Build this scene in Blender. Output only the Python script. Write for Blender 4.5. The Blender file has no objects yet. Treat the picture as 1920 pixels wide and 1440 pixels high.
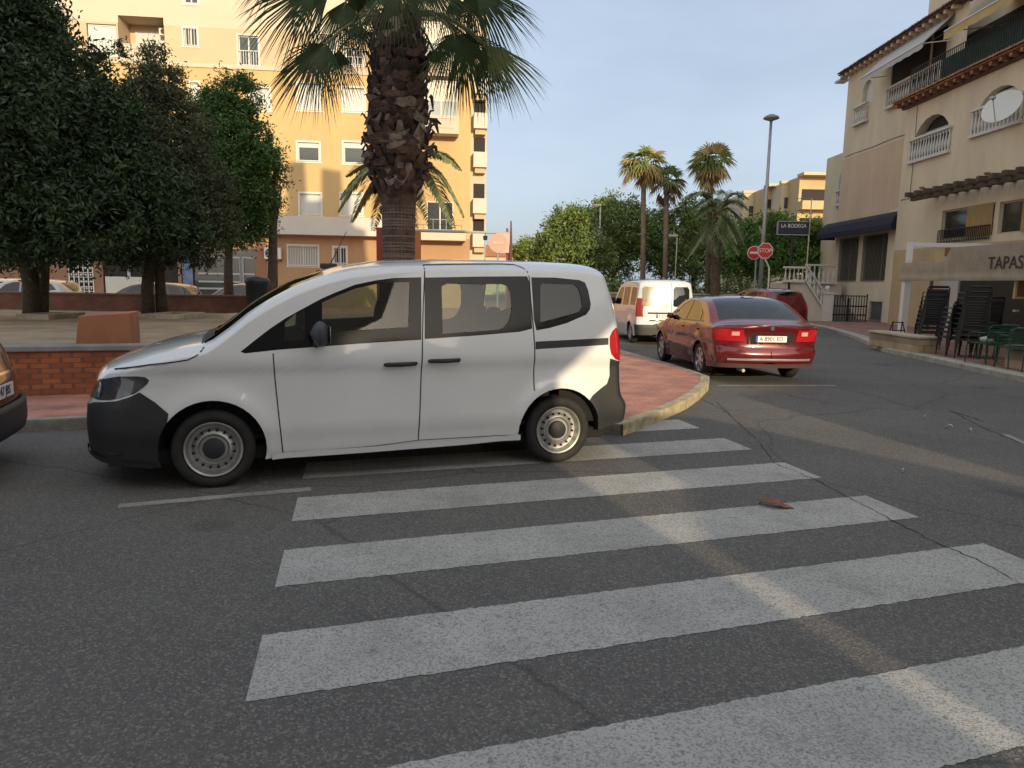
import bpy, bmesh, math, random
import numpy as np
from mathutils import Vector, Matrix
R = math.radians
sc = bpy.context.scene
COL = sc.collection
random.seed(7); RNG = np.random.default_rng(7)

# ------------------------------------------------------------------ camera
FPX, PITCH, ROLL, EYE = 1330.1, .1419, .0169, 1.6435
_f = Vector((0, math.cos(PITCH), -math.sin(PITCH))); _u = Vector((0, math.sin(PITCH), math.cos(PITCH))); _r = Vector((1, 0, 0))
CR = _r*math.cos(ROLL) + _u*math.sin(ROLL); CU = -_r*math.sin(ROLL) + _u*math.cos(ROLL)
cam = bpy.data.cameras.new('camera'); cam.sensor_width = 36; cam.lens = FPX/1920*36; cam.clip_start = .05; cam.clip_end = 2000
co = bpy.data.objects.new('camera', cam); COL.objects.link(co)
m = Matrix((CR, CU, -_f)).transposed().to_4x4(); m.translation = Vector((0, 0, EYE)); co.matrix_world = m
sc.camera = co

# ------------------------------------------------------------------ sky and sun
SUN_EL = R(14); SUN_AZ = math.atan2(.32, -.95)      # direction to the sun measured from +Y towards +X
sun_dir = Vector((math.sin(SUN_AZ)*math.cos(SUN_EL), math.cos(SUN_AZ)*math.cos(SUN_EL), math.sin(SUN_EL)))
w = bpy.data.worlds.new('World'); sc.world = w; w.use_nodes = True
nt = w.node_tree; bg = nt.nodes['Background']
sky = nt.nodes.new('ShaderNodeTexSky'); sky.sky_type = 'NISHITA'; sky.sun_disc = False
sky.sun_elevation = SUN_EL; sky.sun_rotation = SUN_AZ; sky.air_density = 1.0; sky.dust_density = 3.0; sky.ozone_density = 2.0
# thin high cloud veil over the sky
tc = nt.nodes.new('ShaderNodeTexCoord'); mp = nt.nodes.new('ShaderNodeMapping'); mp.inputs['Scale'].default_value = (1.1, 1.1, 3.2)
nz = nt.nodes.new('ShaderNodeTexNoise'); nz.inputs['Scale'].default_value = 1.6; nz.inputs['Detail'].default_value = 5; nz.inputs['Roughness'].default_value = .55
rp = nt.nodes.new('ShaderNodeMapRange'); rp.inputs[1].default_value = .35; rp.inputs[2].default_value = .8; rp.inputs[3].default_value = .38; rp.inputs[4].default_value = .7
mx = nt.nodes.new('ShaderNodeMix'); mx.data_type = 'RGBA'
nt.links.new(tc.outputs['Generated'], mp.inputs[0]); nt.links.new(mp.outputs[0], nz.inputs[0]); nt.links.new(nz.outputs[0], rp.inputs[0])
nt.links.new(rp.outputs[0], mx.inputs[0]); nt.links.new(sky.outputs[0], mx.inputs[6]); nt.links.new(mx.outputs[2], bg.inputs[0])
# the veil glows where it is seen towards the sun
vd = nt.nodes.new('ShaderNodeVectorMath'); vd.operation = 'DOT_PRODUCT'; vd.inputs[1].default_value = sun_dir; nt.links.new(tc.outputs['Generated'], vd.inputs[0])
vr = nt.nodes.new('ShaderNodeMapRange'); vr.inputs[1].default_value = -.35; vr.inputs[2].default_value = 1.0; nt.links.new(vd.outputs['Value'], vr.inputs[0])
vc = nt.nodes.new('ShaderNodeMix'); vc.data_type = 'RGBA'; vc.inputs[6].default_value = (6.2, 7.0, 8.3, 1); vc.inputs[7].default_value = (16.5, 15.6, 14.2, 1); nt.links.new(vr.outputs[0], vc.inputs[0]); nt.links.new(vc.outputs[2], mx.inputs[7])
bg.inputs[1].default_value = .12
sl = bpy.data.lights.new('sun', 'SUN'); sl.energy = 4.0; sl.angle = R(.4); sl.color = (1, .79, .50)
so = bpy.data.objects.new('sun', sl); COL.objects.link(so); so.rotation_euler = (-sun_dir).to_track_quat('-Z', 'Y').to_euler()
vs = sc.view_settings; vs.view_transform = 'Standard'; vs.look = 'None'; vs.exposure = .14; vs.gamma = 1

# ------------------------------------------------------------------ helpers: where a pixel of the photo lands
def ray(x, y): return CR*((x-960)/FPX) - CU*((y-720)/FPX) + _f
def GP(x, y, z=0):
    d = ray(x, y); t = (z-EYE)/d.z; return Vector((0, 0, EYE)) + d*t
def AY(x, y, Y):
    d = ray(x, y); return Vector((0, 0, EYE)) + d*(Y/d.y)
def AX(x, y, X):
    d = ray(x, y); return Vector((0, 0, EYE)) + d*(X/d.x)
def onplane(x, y, p0, ang):
    """pixel -> (s, z) on the vertical plane through p0 running at angle ang"""
    d = ray(x, y); nx, ny = -math.sin(ang), math.cos(ang)
    t = (nx*p0[0]+ny*p0[1])/(nx*d.x+ny*d.y); q = d*t
    return ((q.x-p0[0])*math.cos(ang)+(q.y-p0[1])*math.sin(ang), q.z+EYE)

# ------------------------------------------------------------------ objects
def tag(o, label=None, cat=None, group=None, kind=None):
    if label: o['label'] = label
    if cat: o['category'] = cat
    if group: o['group'] = group
    if kind: o['kind'] = kind
    return o
def thing(name, label, cat, loc=(0, 0, 0), rz=0, group=None):
    o = bpy.data.objects.new(name, None); o.empty_display_size = .2; COL.objects.link(o)
    o.location = loc; o.rotation_euler = (0, 0, rz); return tag(o, label, cat, group)
def empty(name, parent, loc=(0, 0, 0), rot=(0, 0, 0)):
    o = bpy.data.objects.new(name, None); COL.objects.link(o); o.location = loc; o.rotation_euler = rot; o.parent = parent; return o
def mesh(name, verts, faces, mat=None, parent=None, loc=None, smooth=False):
    me = bpy.data.meshes.new(name); me.from_pydata([tuple(v) for v in verts], [], [tuple(f) for f in faces]); me.update()
    return link(name, me, mat, parent, loc, smooth)
def link(name, me, mat=None, parent=None, loc=None, smooth=False):
    if smooth:
        me.polygons.foreach_set('use_smooth', [True]*len(me.polygons))
    if mat is not None:
        for x in (mat if isinstance(mat, (list, tuple)) else [mat]): me.materials.append(x)
    o = bpy.data.objects.new(name, me); COL.objects.link(o)
    if parent: o.parent = parent
    if loc is not None: o.location = loc
    return o
def copy_tree(o, parent=None):
    c = o.copy(); COL.objects.link(c)
    if parent is not None: c.parent = parent
    for ch in list(o.children): copy_tree(ch, c)
    return c
class MB:
    """collects simple shapes into one mesh"""
    def __init__(s): s.v = []; s.f = []; s.mi = []
    def add(s, vs, fs, mi=0):
        n = len(s.v); s.v += [tuple(v) for v in vs]; s.f += [tuple(i+n for i in f) for f in fs]; s.mi += [mi]*len(fs); return s
    def box(s, x0, y0, z0, x1, y1, z1, mi=0, xf=None):
        v = [(x0,y0,z0),(x1,y0,z0),(x1,y1,z0),(x0,y1,z0),(x0,y0,z1),(x1,y0,z1),(x1,y1,z1),(x0,y1,z1)]
        if xf: v = [xf(*p) for p in v]
        return s.add(v, [(0,3,2,1),(4,5,6,7),(0,1,5,4),(1,2,6,5),(2,3,7,6),(3,0,4,7)], mi)
    def bar(s, a, b, r, r2=None, n=8, mi=0, caps=True):
        a, b = Vector(a), Vector(b); r2 = r if r2 is None else r2; d = (b-a).normalized()
        u = d.orthogonal().normalized(); w_ = d.cross(u); vs = []
        for p, rr in ((a, r), (b, r2)):
            for i in range(n):
                t = 2*math.pi*(i+.5)/n; vs.append(p+(u*math.cos(t)+w_*math.sin(t))*rr)
        fs = [(i, (i+1) % n, n+(i+1) % n, n+i) for i in range(n)]
        if caps: fs += [tuple(range(n))[::-1], tuple(range(n, 2*n))]
        return s.add(vs, fs, mi)
    def tube(s, pts, rs, n=8, mi=0, caps=True):
        pts = [Vector(p) for p in pts]; rs = rs if hasattr(rs, '__len__') else [rs]*len(pts)
        u = None; vs = []
        for i, p in enumerate(pts):
            d = (pts[min(i+1, len(pts)-1)]-pts[max(i-1, 0)]).normalized()
            u = d.orthogonal().normalized() if u is None else (u-d*u.dot(d)).normalized()
            w_ = d.cross(u)
            for k in range(n):
                t = 2*math.pi*k/n; vs.append(p+(u*math.cos(t)+w_*math.sin(t))*rs[i])
        fs = [(i*n+k, i*n+(k+1) % n, (i+1)*n+(k+1) % n, (i+1)*n+k) for i in range(len(pts)-1) for k in range(n)]
        if caps: fs += [tuple(range(n))[::-1], tuple(range((len(pts)-1)*n, len(pts)*n))]
        return s.add(vs, fs, mi)
    def lathe(s, prof, n=32, c=(0, 0, 0), ax='z', mi=0):
        vs = []
        for r, h in prof:
            for i in range(n):
                t = 2*math.pi*i/n; a_, b_ = r*math.cos(t), r*math.sin(t)
                vs.append({'z': (c[0]+a_, c[1]+b_, c[2]+h), 'y': (c[0]+b_, c[1]+h, c[2]+a_), 'x': (c[0]+h, c[1]+a_, c[2]+b_)}[ax])
        fs = [(i*n+k, i*n+(k+1) % n, (i+1)*n+(k+1) % n, (i+1)*n+k) for i in range(len(prof)-1) for k in range(n)]
        return s.add(vs, fs, mi)
    def prism(s, poly, h0, h1, f=None, mi=0):
        """poly in 2-D; f(u,v,h)->xyz"""
        f = f or (lambda u, v, h: (u, v, h)); n = len(poly)
        vs = [f(u, v, h0) for u, v in poly]+[f(u, v, h1) for u, v in poly]
        return s.add(vs, [tuple(range(n))[::-1], tuple(range(n, 2*n))]+[(i, (i+1) % n, n+(i+1) % n, n+i) for i in range(n)], mi)
    def build(s, name, mat, parent=None, loc=None, smooth=False, bevel=0):
        o = mesh(name, s.v, s.f, mat, parent, loc, smooth)
        if any(s.mi): o.data.polygons.foreach_set('material_index', s.mi)
        if bevel:
            b = o.modifiers.new('b', 'BEVEL'); b.width = bevel; b.segments = 2; b.limit_method = 'ANGLE'
        return o
def autosmooth(o, deg=40):
    me = o.data; me.polygons.foreach_set('use_smooth', [True]*len(me.polygons))
    try: me.set_sharp_from_angle(angle=R(deg))
    except Exception: pass
    return o

# ------------------------------------------------------------------ materials
MC = {}
def mat(name, col=(.5, .5, .5), rough=.6, metal=0, noise=0, scale=5, bump=0, bscale=40, spec=.5, coat=0, col2=None, detail=5, trans=0, stretch=None, island=0, coords='Object'):
    if name in MC: return MC[name]
    m = bpy.data.materials.new(name); m.use_nodes = True; MC[name] = m; nt = m.node_tree; b = nt.nodes['Principled BSDF']
    b.inputs['Base Color'].default_value = (*col, 1); b.inputs['Roughness'].default_value = rough; b.inputs['Metallic'].default_value = metal
    b.inputs['Specular IOR Level'].default_value = spec; b.inputs['Coat Weight'].default_value = coat; b.inputs['Coat Roughness'].default_value = .04
    tc = None
    def coord():
        tc = nt.nodes.new('ShaderNodeTexCoord'); o = tc.outputs[coords]
        if stretch:
            mp = nt.nodes.new('ShaderNodeMapping'); mp.inputs['Scale'].default_value = stretch; nt.links.new(o, mp.inputs[0]); o = mp.outputs[0]
        return o
    out = None
    if noise:
        n = nt.nodes.new('ShaderNodeTexNoise'); n.inputs['Scale'].default_value = scale; n.inputs['Detail'].default_value = detail; n.inputs['Roughness'].default_value = .65
        nt.links.new(coord(), n.inputs[0])
        r = nt.nodes.new('ShaderNodeMapRange'); r.inputs[1].default_value = .32; r.inputs[2].default_value = .68; nt.links.new(n.outputs[0], r.inputs[0])
        x = nt.nodes.new('ShaderNodeMix'); x.data_type = 'RGBA'
        c2 = col2 or tuple(c*(1-noise) for c in col)
        x.inputs[6].default_value = (*(c2 if col2 else c2), 1); x.inputs[7].default_value = (*(col if col2 else tuple(min(1, c*(1+noise*.6)) for c in col)), 1)
        nt.links.new(r.outputs[0], x.inputs[0]); out = x.outputs[2]
    if island:
        g = nt.nodes.new('ShaderNodeNewGeometry'); h = nt.nodes.new('ShaderNodeHueSaturation')
        r = nt.nodes.new('ShaderNodeMapRange'); r.inputs[3].default_value = 1-island; r.inputs[4].default_value = 1+island
        nt.links.new(g.outputs['Random Per Island'], r.inputs[0]); nt.links.new(r.outputs[0], h.inputs['Value'])
        if out: nt.links.new(out, h.inputs['Color'])
        else: h.inputs['Color'].default_value = (*col, 1)
        out = h.outputs[0]
    if out: nt.links.new(out, b.inputs['Base Color'])
    if bump:
        n2 = nt.nodes.new('ShaderNodeTexNoise'); n2.inputs['Scale'].default_value = bscale; n2.inputs['Detail'].default_value = 4; nt.links.new(coord(), n2.inputs[0])
        bp = nt.nodes.new('ShaderNodeBump'); bp.inputs['Strength'].default_value = bump; bp.inputs['Distance'].default_value = .02
        nt.links.new(n2.outputs[0], bp.inputs['Height']); nt.links.new(bp.outputs[0], b.inputs['Normal'])
    if trans:
        tr = nt.nodes.new('ShaderNodeBsdfTranslucent'); ms = nt.nodes.new('ShaderNodeMixShader'); ms.inputs[0].default_value = trans
        if out: nt.links.new(out, tr.inputs[0])
        else: tr.inputs[0].default_value = (*col, 1)
        nt.links.new(b.outputs[0], ms.inputs[1]); nt.links.new(tr.outputs[0], ms.inputs[2]); nt.links.new(ms.outputs[0], nt.nodes['Material Output'].inputs[0])
    return m
def glassmat(name, tint=(.35, .42, .4), rough=.02, refl=.95):
    if name in MC: return MC[name]
    m = bpy.data.materials.new(name); m.use_nodes = True; MC[name] = m; nt = m.node_tree; nt.nodes.remove(nt.nodes['Principled BSDF'])
    t = nt.nodes.new('ShaderNodeBsdfTransparent'); t.inputs[0].default_value = (*tint, 1)
    g = nt.nodes.new('ShaderNodeBsdfGlossy'); g.inputs['Roughness'].default_value = rough
    f = nt.nodes.new('ShaderNodeFresnel'); f.inputs[0].default_value = 1.52
    k = nt.nodes.new('ShaderNodeMath'); k.operation = 'MULTIPLY_ADD'; k.inputs[1].default_value = 1.25*refl; k.inputs[2].default_value = .02
    x = nt.nodes.new('ShaderNodeMixShader'); nt.links.new(f.outputs[0], k.inputs[0]); nt.links.new(k.outputs[0], x.inputs[0])
    nt.links.new(t.outputs[0], x.inputs[1]); nt.links.new(g.outputs[0], x.inputs[2]); nt.links.new(x.outputs[0], nt.nodes['Material Output'].inputs[0])
    return m
def paint(name, col, rough=.35, metal=0, coat=1.0, dirt=.0):
    """car paint; the inside of the shell is dark trim"""
    if name in MC: return MC[name]
    m = mat(name, col, rough, metal, coat=coat, noise=dirt, scale=1.3) if dirt else mat(name, col, rough, metal, coat=coat)
    nt = m.node_tree; g = nt.nodes.new('ShaderNodeNewGeometry'); d = nt.nodes.new('ShaderNodeBsdfDiffuse'); d.inputs[0].default_value = (.03, .03, .032, 1)
    x = nt.nodes.new('ShaderNodeMixShader'); nt.links.new(g.outputs['Backfacing'], x.inputs[0])
    nt.links.new(nt.nodes['Principled BSDF'].outputs[0], x.inputs[1]); nt.links.new(d.outputs[0], x.inputs[2]); nt.links.new(x.outputs[0], nt.nodes['Material Output'].inputs[0])
    return m
def text(name, body, size, mat_, parent, loc, rot, ext=.003, align='CENTER', sx=1):
    cu = bpy.data.curves.new(name, 'FONT'); cu.body = body; cu.size = size; cu.extrude = ext; cu.align_x = align; cu.align_y = 'CENTER'; cu.materials.append(mat_)
    o = bpy.data.objects.new(name, cu); COL.objects.link(o); o.parent = parent; o.location = loc; o.rotation_euler = rot; o.scale = (sx, 1, 1)
    bpy.context.view_layer.update(); me = bpy.data.meshes.new_from_object(o.evaluated_get(bpy.context.evaluated_depsgraph_get())); me.name = name
    m_ = bpy.data.objects.new(name, me); COL.objects.link(m_); m_.parent = parent; m_.location = loc; m_.rotation_euler = rot; m_.scale = (sx, 1, 1)
    if not me.materials: me.materials.append(mat_)
    bpy.data.objects.remove(o); return m_
black_plastic = mat('black_plastic', (.022, .023, .026), .55, noise=.2, scale=30)
black_gloss = mat('black_gloss', (.006, .006, .008), .1, spec=.3)
rubber = mat('rubber', (.022, .021, .02), .85, noise=.3, scale=12, bump=.2, bscale=60)
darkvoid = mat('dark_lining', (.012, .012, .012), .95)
seatcloth = mat('seat_cloth', (.035, .036, .04), .9, noise=.2, scale=20)
steel = mat('wheel_steel', (.44, .44, .43), .4, .7, noise=.25, scale=6)
alloy = mat('alloy', (.6, .6, .62), .3, .85)
chrome = mat('chrome', (.7, .7, .7), .12, 1)
carglass = glassmat('car_glass', (.55, .66, .60))
darkglass = glassmat('dark_car_glass', (.12, .15, .16), refl=1.2)
whiteplate = mat('plate_white', (.75, .75, .74), .4)
ink = mat('plate_black', (.02, .02, .02), .5)
redlens = mat('red_lens', (.36, .008, .012), .12, coat=1)
# ------------------------------------------------------------------ car bodies: one skin cut into panels
def pchip(pts):
    xs = np.array([p[0] for p in pts], float); ys = np.array([p[1] for p in pts], float); h = np.diff(xs); d = np.diff(ys)/h; n = len(xs); mm = np.zeros(n)
    for i in range(1, n-1):
        if d[i-1]*d[i] > 0:
            w1 = 2*h[i]+h[i-1]; w2 = h[i]+2*h[i-1]; mm[i] = (w1+w2)/(w1/d[i-1]+w2/d[i])
    mm[0] = d[0]; mm[-1] = d[-1]
    def f(x):
        x = min(max(x, xs[0]), xs[-1]); i = min(int(np.searchsorted(xs, x, 'right'))-1, n-2); i = max(i, 0)
        t = (x-xs[i])/h[i]; t2, t3 = t*t, t*t*t
        return float((2*t3-3*t2+1)*ys[i]+(t3-2*t2+t)*h[i]*mm[i]+(-2*t3+3*t2)*ys[i+1]+(t3-t2)*h[i]*mm[i+1])
    return f
def circ(cx, cy, r, n=40, a0=0, a1=2*math.pi): return [(cx+r*math.cos(a0+(a1-a0)*i/n), cy+r*math.sin(a0+(a1-a0)*i/n)) for i in range(n)]
def pip(x, y, poly):
    c = False; j = len(poly)-1
    for i in range(len(poly)):
        xi, yi = poly[i]; xj, yj = poly[j]
        if (yi > y) != (yj > y) and x < (xj-xi)*(y-yi)/(yj-yi)+xi: c = not c
        j = i
    return c
class Skin:
    """T top outline z(a); B bottom z(a); nose/tail a(z); half width W leaning in above the belt"""
    def __init__(s, T, B, nose, tail, W, belt=1.0, lean=.16, Rt=.12, nt=3.4, Ln=.5, nn=2.6, Lt=.15, ntl=2.6, tuck=.05, wheels=(), crease=(), leanexp=1.15):
        s.T = pchip(T); s.B = pchip(B); s.nose = pchip(nose); s.tail = pchip(tail); s.W = W; s.belt = belt; s.lean = lean; s.Rt = Rt; s.nt = nt
        s.Ln, s.nn, s.Lt, s.ntl, s.tuck, s.wheels, s.crease, s.le = Ln, nn, Lt, ntl, tuck, wheels, crease, leanexp
    def w(s, a, z):
        v = s.W - s.lean*max(0, z-s.belt)**s.le - s.tuck*max(0, .5-z)**1.5*3
        for (ax, zx, r) in s.wheels:
            d = math.hypot(a-ax, z-zx); v += .020*math.exp(-((d-r)/.09)**2) - (.008*math.exp(-((d-r-.2)/.12)**2))
        for (zc, dep, wd) in s.crease: v += dep*math.tanh((z-zc)/wd)
        return v
    def c(s, a, z):
        u = min(max((s.T(a)-z)/s.Rt, 0), 1); u = 0 if u < 4e-4 else u; ft = max(0, 1-(1-u)**2)**(1/s.nt)
        t = min(max((a-s.nose(z))/s.Ln, 0), 1); fn = max(0, 1-(1-t)**2)**(1/s.nn)
        t = min(max((s.tail(z)-a)/s.Lt, 0), 1); fl = max(0, 1-(1-t)**2)**(1/s.ntl)
        return s.w(a, z)*ft*fn*fl
    def grid(s, na=46, nz=16):
        a_lo, a_hi = s.nose(.5), s.tail(.5); A0, A1 = a_lo+s.Ln, a_hi-s.Lt
        cols = []
        for r in (0, .12, .25, .4, .55, .7, .82, .91, .97): cols.append(('n', 1-math.sqrt(max(0, 1-r**s.nn))))
        for i in range(na+1): cols.append(('m', i/na))
        for r in (.97, .91, .82, .7, .55, .4, .25, .12, 0): cols.append(('t', 1-math.sqrt(max(0, 1-r**s.ntl))))
        rows = [('l', i/nz) for i in range(nz+1)]+[('u', r) for r in (.985, .955, .91, .84, .74, .6, .42, 0)]
        def A(cl, z):
            k, t = cl
            if k == 'n': return s.nose(z)+s.Ln*t
            if k == 't': return s.tail(z)-s.Lt*t
            x0, x1 = s.nose(z)+s.Ln, s.tail(z)-s.Lt; return x0+(x1-x0)*t
        bm = bmesh.new(); V = []
        for cl in cols:
            cv = []
            for k, t in rows:
                z = .6
                for _ in range(26):
                    a = A(cl, z); Tz, Bz = s.T(a), s.B(a); rt = min(s.Rt, (Tz-Bz)*.8)
                    z2 = Bz+(Tz-rt-Bz)*t if k == 'l' else Tz-rt*(1-math.sqrt(max(0, 1-t**s.nt)))
                    z = z*.4+z2*.6
                a = A(cl, z); z = s.T(a) if (k == 'u' and t == 0) else z; cv.append(bm.verts.new((a, z, 0)))
            V.append(cv)
        for i in range(len(V)-1):
            for j in range(len(V[0])-1): bm.faces.new((V[i][j], V[i+1][j], V[i+1][j+1], V[i][j+1]))
        return bm
def cut_poly(bm, poly, closed=True):
    n = len(poly)
    for i in range(n if closed else n-1):
        p, q = Vector((*poly[i], 0)), Vector((*poly[(i+1) % n], 0)); d = q-p
        if d.length < 1e-6: continue
        no = Vector((-d.y, d.x, 0)).normalized(); du = d.normalized(); L = d.length
        x0, x1 = min(p.x, q.x)-1e-3, max(p.x, q.x)+1e-3; y0, y1 = min(p.y, q.y)-1e-3, max(p.y, q.y)+1e-3; fs = []
        for f in bm.faces:
            xs = [v.co.x for v in f.verts]; ys = [v.co.y for v in f.verts]
            if max(xs) < x0 or min(xs) > x1 or max(ys) < y0 or min(ys) > y1: continue
            ds = [(v.co-p).dot(no) for v in f.verts]
            if min(ds) < -1e-5 and max(ds) > 1e-5:
                ts = [(v.co-p).dot(du) for v in f.verts]
                if max(ts) < 0 or min(ts) > L: continue
                fs.append(f)
        if fs:
            g = list({e for f in fs for e in f.edges})+list({v for f in fs for v in f.verts})+fs
            bmesh.ops.bisect_plane(bm, geom=g, dist=2e-5, plane_co=p, plane_no=no)
def build_skin(sk, regions, parent, default=('body', None), na=46, nz=16, side_parts=()):
    """regions: list of (part, polygon list, material, offset); later ones win. part None = removed."""
    bm = sk.grid(na, nz); regions = [(pt, [pl], m_, off) for pt, polys, m_, off in regions for pl in polys]
    for part, polys, m_, off in regions:
        for pl in polys: cut_poly(bm, pl)
    bmesh.ops.remove_doubles(bm, verts=bm.verts, dist=1e-5)
    bm.faces.ensure_lookup_table(); names = []
    for f in bm.faces:
        c_ = f.calc_center_median(); k = 0
        for i, (part, polys, m_, off) in enumerate(regions):
            if any(pip(c_.x, c_.y, pl) for pl in polys): k = i+1
        names.append(k)
    bm.verts.ensure_lookup_table(); bm.verts.index_update()
    co2 = [(v.co.x, v.co.y) for v in bm.verts]; cc = [sk.c(a, z) for a, z in co2]
    F = [[v.index for v in f.verts] for f in bm.faces]; bm.free(); N = len(co2)
    # whole skin once, to get smooth normals
    b2 = bmesh.new(); vs = [b2.verts.new((a, -c_, z)) for (a, z), c_ in zip(co2, cc)]+[b2.verts.new((a, c_, z)) for (a, z), c_ in zip(co2, cc)]
    for f in F:
        b2.faces.new([vs[i] for i in f]); b2.faces.new([vs[i+N] for i in reversed(f)])
    b2.verts.index_update(); nrm = [None]*(2*N); b2.normal_update()
    for v in b2.verts: nrm[v.index] = v.normal.copy()
    for i, c_ in enumerate(cc):
        if c_ < .004:
            nn_ = nrm[i]+nrm[i+N]; nn_.y = 0; nn_ = nn_.normalized() if nn_.length > 1e-6 else nrm[i]; nrm[i] = nn_; nrm[i+N] = nn_.copy()
    for i, c_ in enumerate(cc):
        a, z = co2[i]; e = .006
        if c_ > .3*sk.W and sk.B(a)+.01 < z < sk.T(a)-.012:
            ga = (sk.c(a+e, z)-sk.c(a-e, z))/(2*e); gz = (sk.c(a, z+e)-sk.c(a, z-e))/(2*e)
            if abs(ga) < 2.5 and abs(gz) < 2.5: nrm[i] = Vector((-ga, -1, -gz)).normalized(); nrm[i+N] = Vector((-ga, 1, -gz)).normalized()
    b2.free(); out = {}
    allr = [(default[0], None, default[1], 0)]+list(regions); done = {}
    for k, (part, _, m_, off) in enumerate(allr):
        if part is None: continue
        done.setdefault((part, k), [m_, off, []])[2].append(k)
    for (part, _k), (m_, off, ks) in done.items():
        sel = [i for i, k in enumerate(names) if k in ks]
        if not sel: continue
        sides = ((1,), (2,)) if part in side_parts else ((1, 2),)
        for sd in sides:
            vm = {}; pv = []; pn = []; pf = []
            for s_ in sd:
                for fi in sel:
                    idx = F[fi] if s_ == 1 else [i+N for i in reversed(F[fi])]; nf = []
                    for i in idx:
                        key = i
                        if key not in vm:
                            a, z = co2[i % N]; c_ = cc[i % N]; p = Vector((a, -c_ if i < N else c_, z))+nrm[i]*off
                            vm[key] = len(pv); pv.append(p); pn.append(nrm[i])
                        nf.append(vm[key])
                    pf.append(nf)
            o = mesh(part, pv, pf, m_, parent, smooth=True)
            try: o.data.normals_split_custom_set_from_vertices([tuple(n_) for n_ in pn])
            except Exception as e: print('normals', e)
            out.setdefault(part, []).append(o)
    return out
def ribbon(sk, pts, width, off, mat_, parent, name, both=True, step=.03):
    """thin strip following the skin through (a, z) points"""
    P = []
    for i in range(len(pts)-1):
        p, q = Vector(pts[i]), Vector(pts[i+1]); n = max(1, int((q-p).length/step))
        P += [p+(q-p)*k/n for k in range(n)]
    P.append(Vector(pts[-1])); res_ = None
    for sg in ((-1, 1) if both else (-1,)):
        vs = []; mb = MB()
        for i, p in enumerate(P):
            d = (P[min(i+1, len(P)-1)]-P[max(i-1, 0)]).normalized(); no = Vector((-d.y, d.x))*width/2
            for q in (p-no, p+no):
                e = .004; c0 = sk.c(q.x, q.y); ga = (sk.c(q.x+e, q.y)-sk.c(q.x-e, q.y))/(2*e); gz = (sk.c(q.x, q.y+e)-sk.c(q.x, q.y-e))/(2*e)
                nv = Vector((-ga, 1, -gz)).normalized(); v = Vector((q.x, c0, q.y))+nv*off; vs.append((v.x, v.y*sg, v.z))
        fs = [((2*i, 2*i+2, 2*i+3, 2*i+1) if sg < 0 else (2*i, 2*i+1, 2*i+3, 2*i+2)) for i in range(len(P)-1)]
        mb.add(vs, fs); res_ = mb.build(name, mat_, parent, smooth=True)
    return res_
def rear_patch(sk, poly, mat_, parent, name, off=.006, thick=.0, end='tail', n=10):
    """panel lying on the rear (or front) face: poly in (c, z)"""
    bm = bmesh.new(); f = bm.faces.new([bm.verts.new((c_, z, 0)) for c_, z in poly]); bmesh.ops.triangulate(bm, faces=[f])
    xs = [p[0] for p in poly]; ys = [p[1] for p in poly]
    for k in range(1, n):
        x = min(xs)+(max(xs)-min(xs))*k/n; bmesh.ops.bisect_plane(bm, geom=bm.verts[:]+bm.edges[:]+bm.faces[:], plane_co=(x, 0, 0), plane_no=(1, 0, 0))
    for k in range(1, 5):
        y = min(ys)+(max(ys)-min(ys))*k/5; bmesh.ops.bisect_plane(bm, geom=bm.verts[:]+bm.edges[:]+bm.faces[:], plane_co=(0, y, 0), plane_no=(0, 1, 0))
    sg = 1 if end == 'tail' else -1
    for v in bm.verts:
        c_, z = v.co.x, v.co.y
        if end == 'tail':
            a = sk.tail(z); r = min(abs(c_)/max(.1, sk.w(a-sk.Lt, z)), .999); a -= sk.Lt*(1-math.sqrt(1-r**sk.ntl))
        else:
            a = sk.nose(z); r = min(abs(c_)/max(.1, sk.w(a+sk.Ln, z)), .999); a += sk.Ln*(1-math.sqrt(1-r**sk.nn))
        v.co = Vector((a+off*sg, c_, z))
    bmesh.ops.recalc_face_normals(bm, faces=bm.faces)
    me = bpy.data.meshes.new(name); bm.to_mesh(me); bm.free(); o = link(name, me, mat_, parent, smooth=True)
    if thick:
        so_ = o.modifiers.new('s', 'SOLIDIFY'); so_.thickness = thick; so_.offset = 0
    return o
def tyre_mb(r, w_, bulge=.012, n=56):
    rr = r*.69; h = w_/2
    prof = [(rr, -h*.72), (rr+.012, -h*.88), (rr+(r-rr)*.35, -h-bulge*.6), (rr+(r-rr)*.7, -h-bulge*.3), (r-.018, -h*.93), (r-.004, -h*.8), (r, -h*.5), (r, h*.5), (r-.01, h*.85), (rr+.05, h+.01), (rr, h*.72)]
    return MB().lathe(prof, n, ax='y')
def steel_wheel(parent, loc, r=.31, w_=.19, side=-1, front=True, rot=0):
    g = empty('wheel', parent, loc, (0, rot, 0 if side < 0 else math.pi))
    autosmooth(tyre_mb(r, w_).build('tyre', rubber, g), 50)
    k = r*.69; h = -w_/2*.8
    m_ = MB().lathe([(k+.006, h-.012), (k, h-.018), (k-.012, h-.012), (k-.02, h+.02), (k-.03, h+.045), (k-.055, h+.048), (k-.075, h+.022), (k-.095, h+.015), (k-.11, h+.03), (k-.125, h+.03), (.0, h+.03)], 48, ax='y')
    autosmooth(m_.build('rim', steel, g), 35)
    hb = MB()
    for i in range(16):
        t = 2*math.pi*i/16; cx, cz = (k-.062)*math.cos(t), (k-.062)*math.sin(t)
        hb.lathe([(.0, h+.012), (.0095, h+.012), (.0105, h+.03)], 10, c=(cx, 0, cz), ax='y')
    hb.build('vent_hole', darkvoid, g)
    cap = MB().lathe([(0, h-.012), (.05, h-.010), (.078, h+.0), (.083, h+.028)], 32, ax='y'); autosmooth(cap.build('hub_cap', black_plastic, g), 30)
    return g
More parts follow.
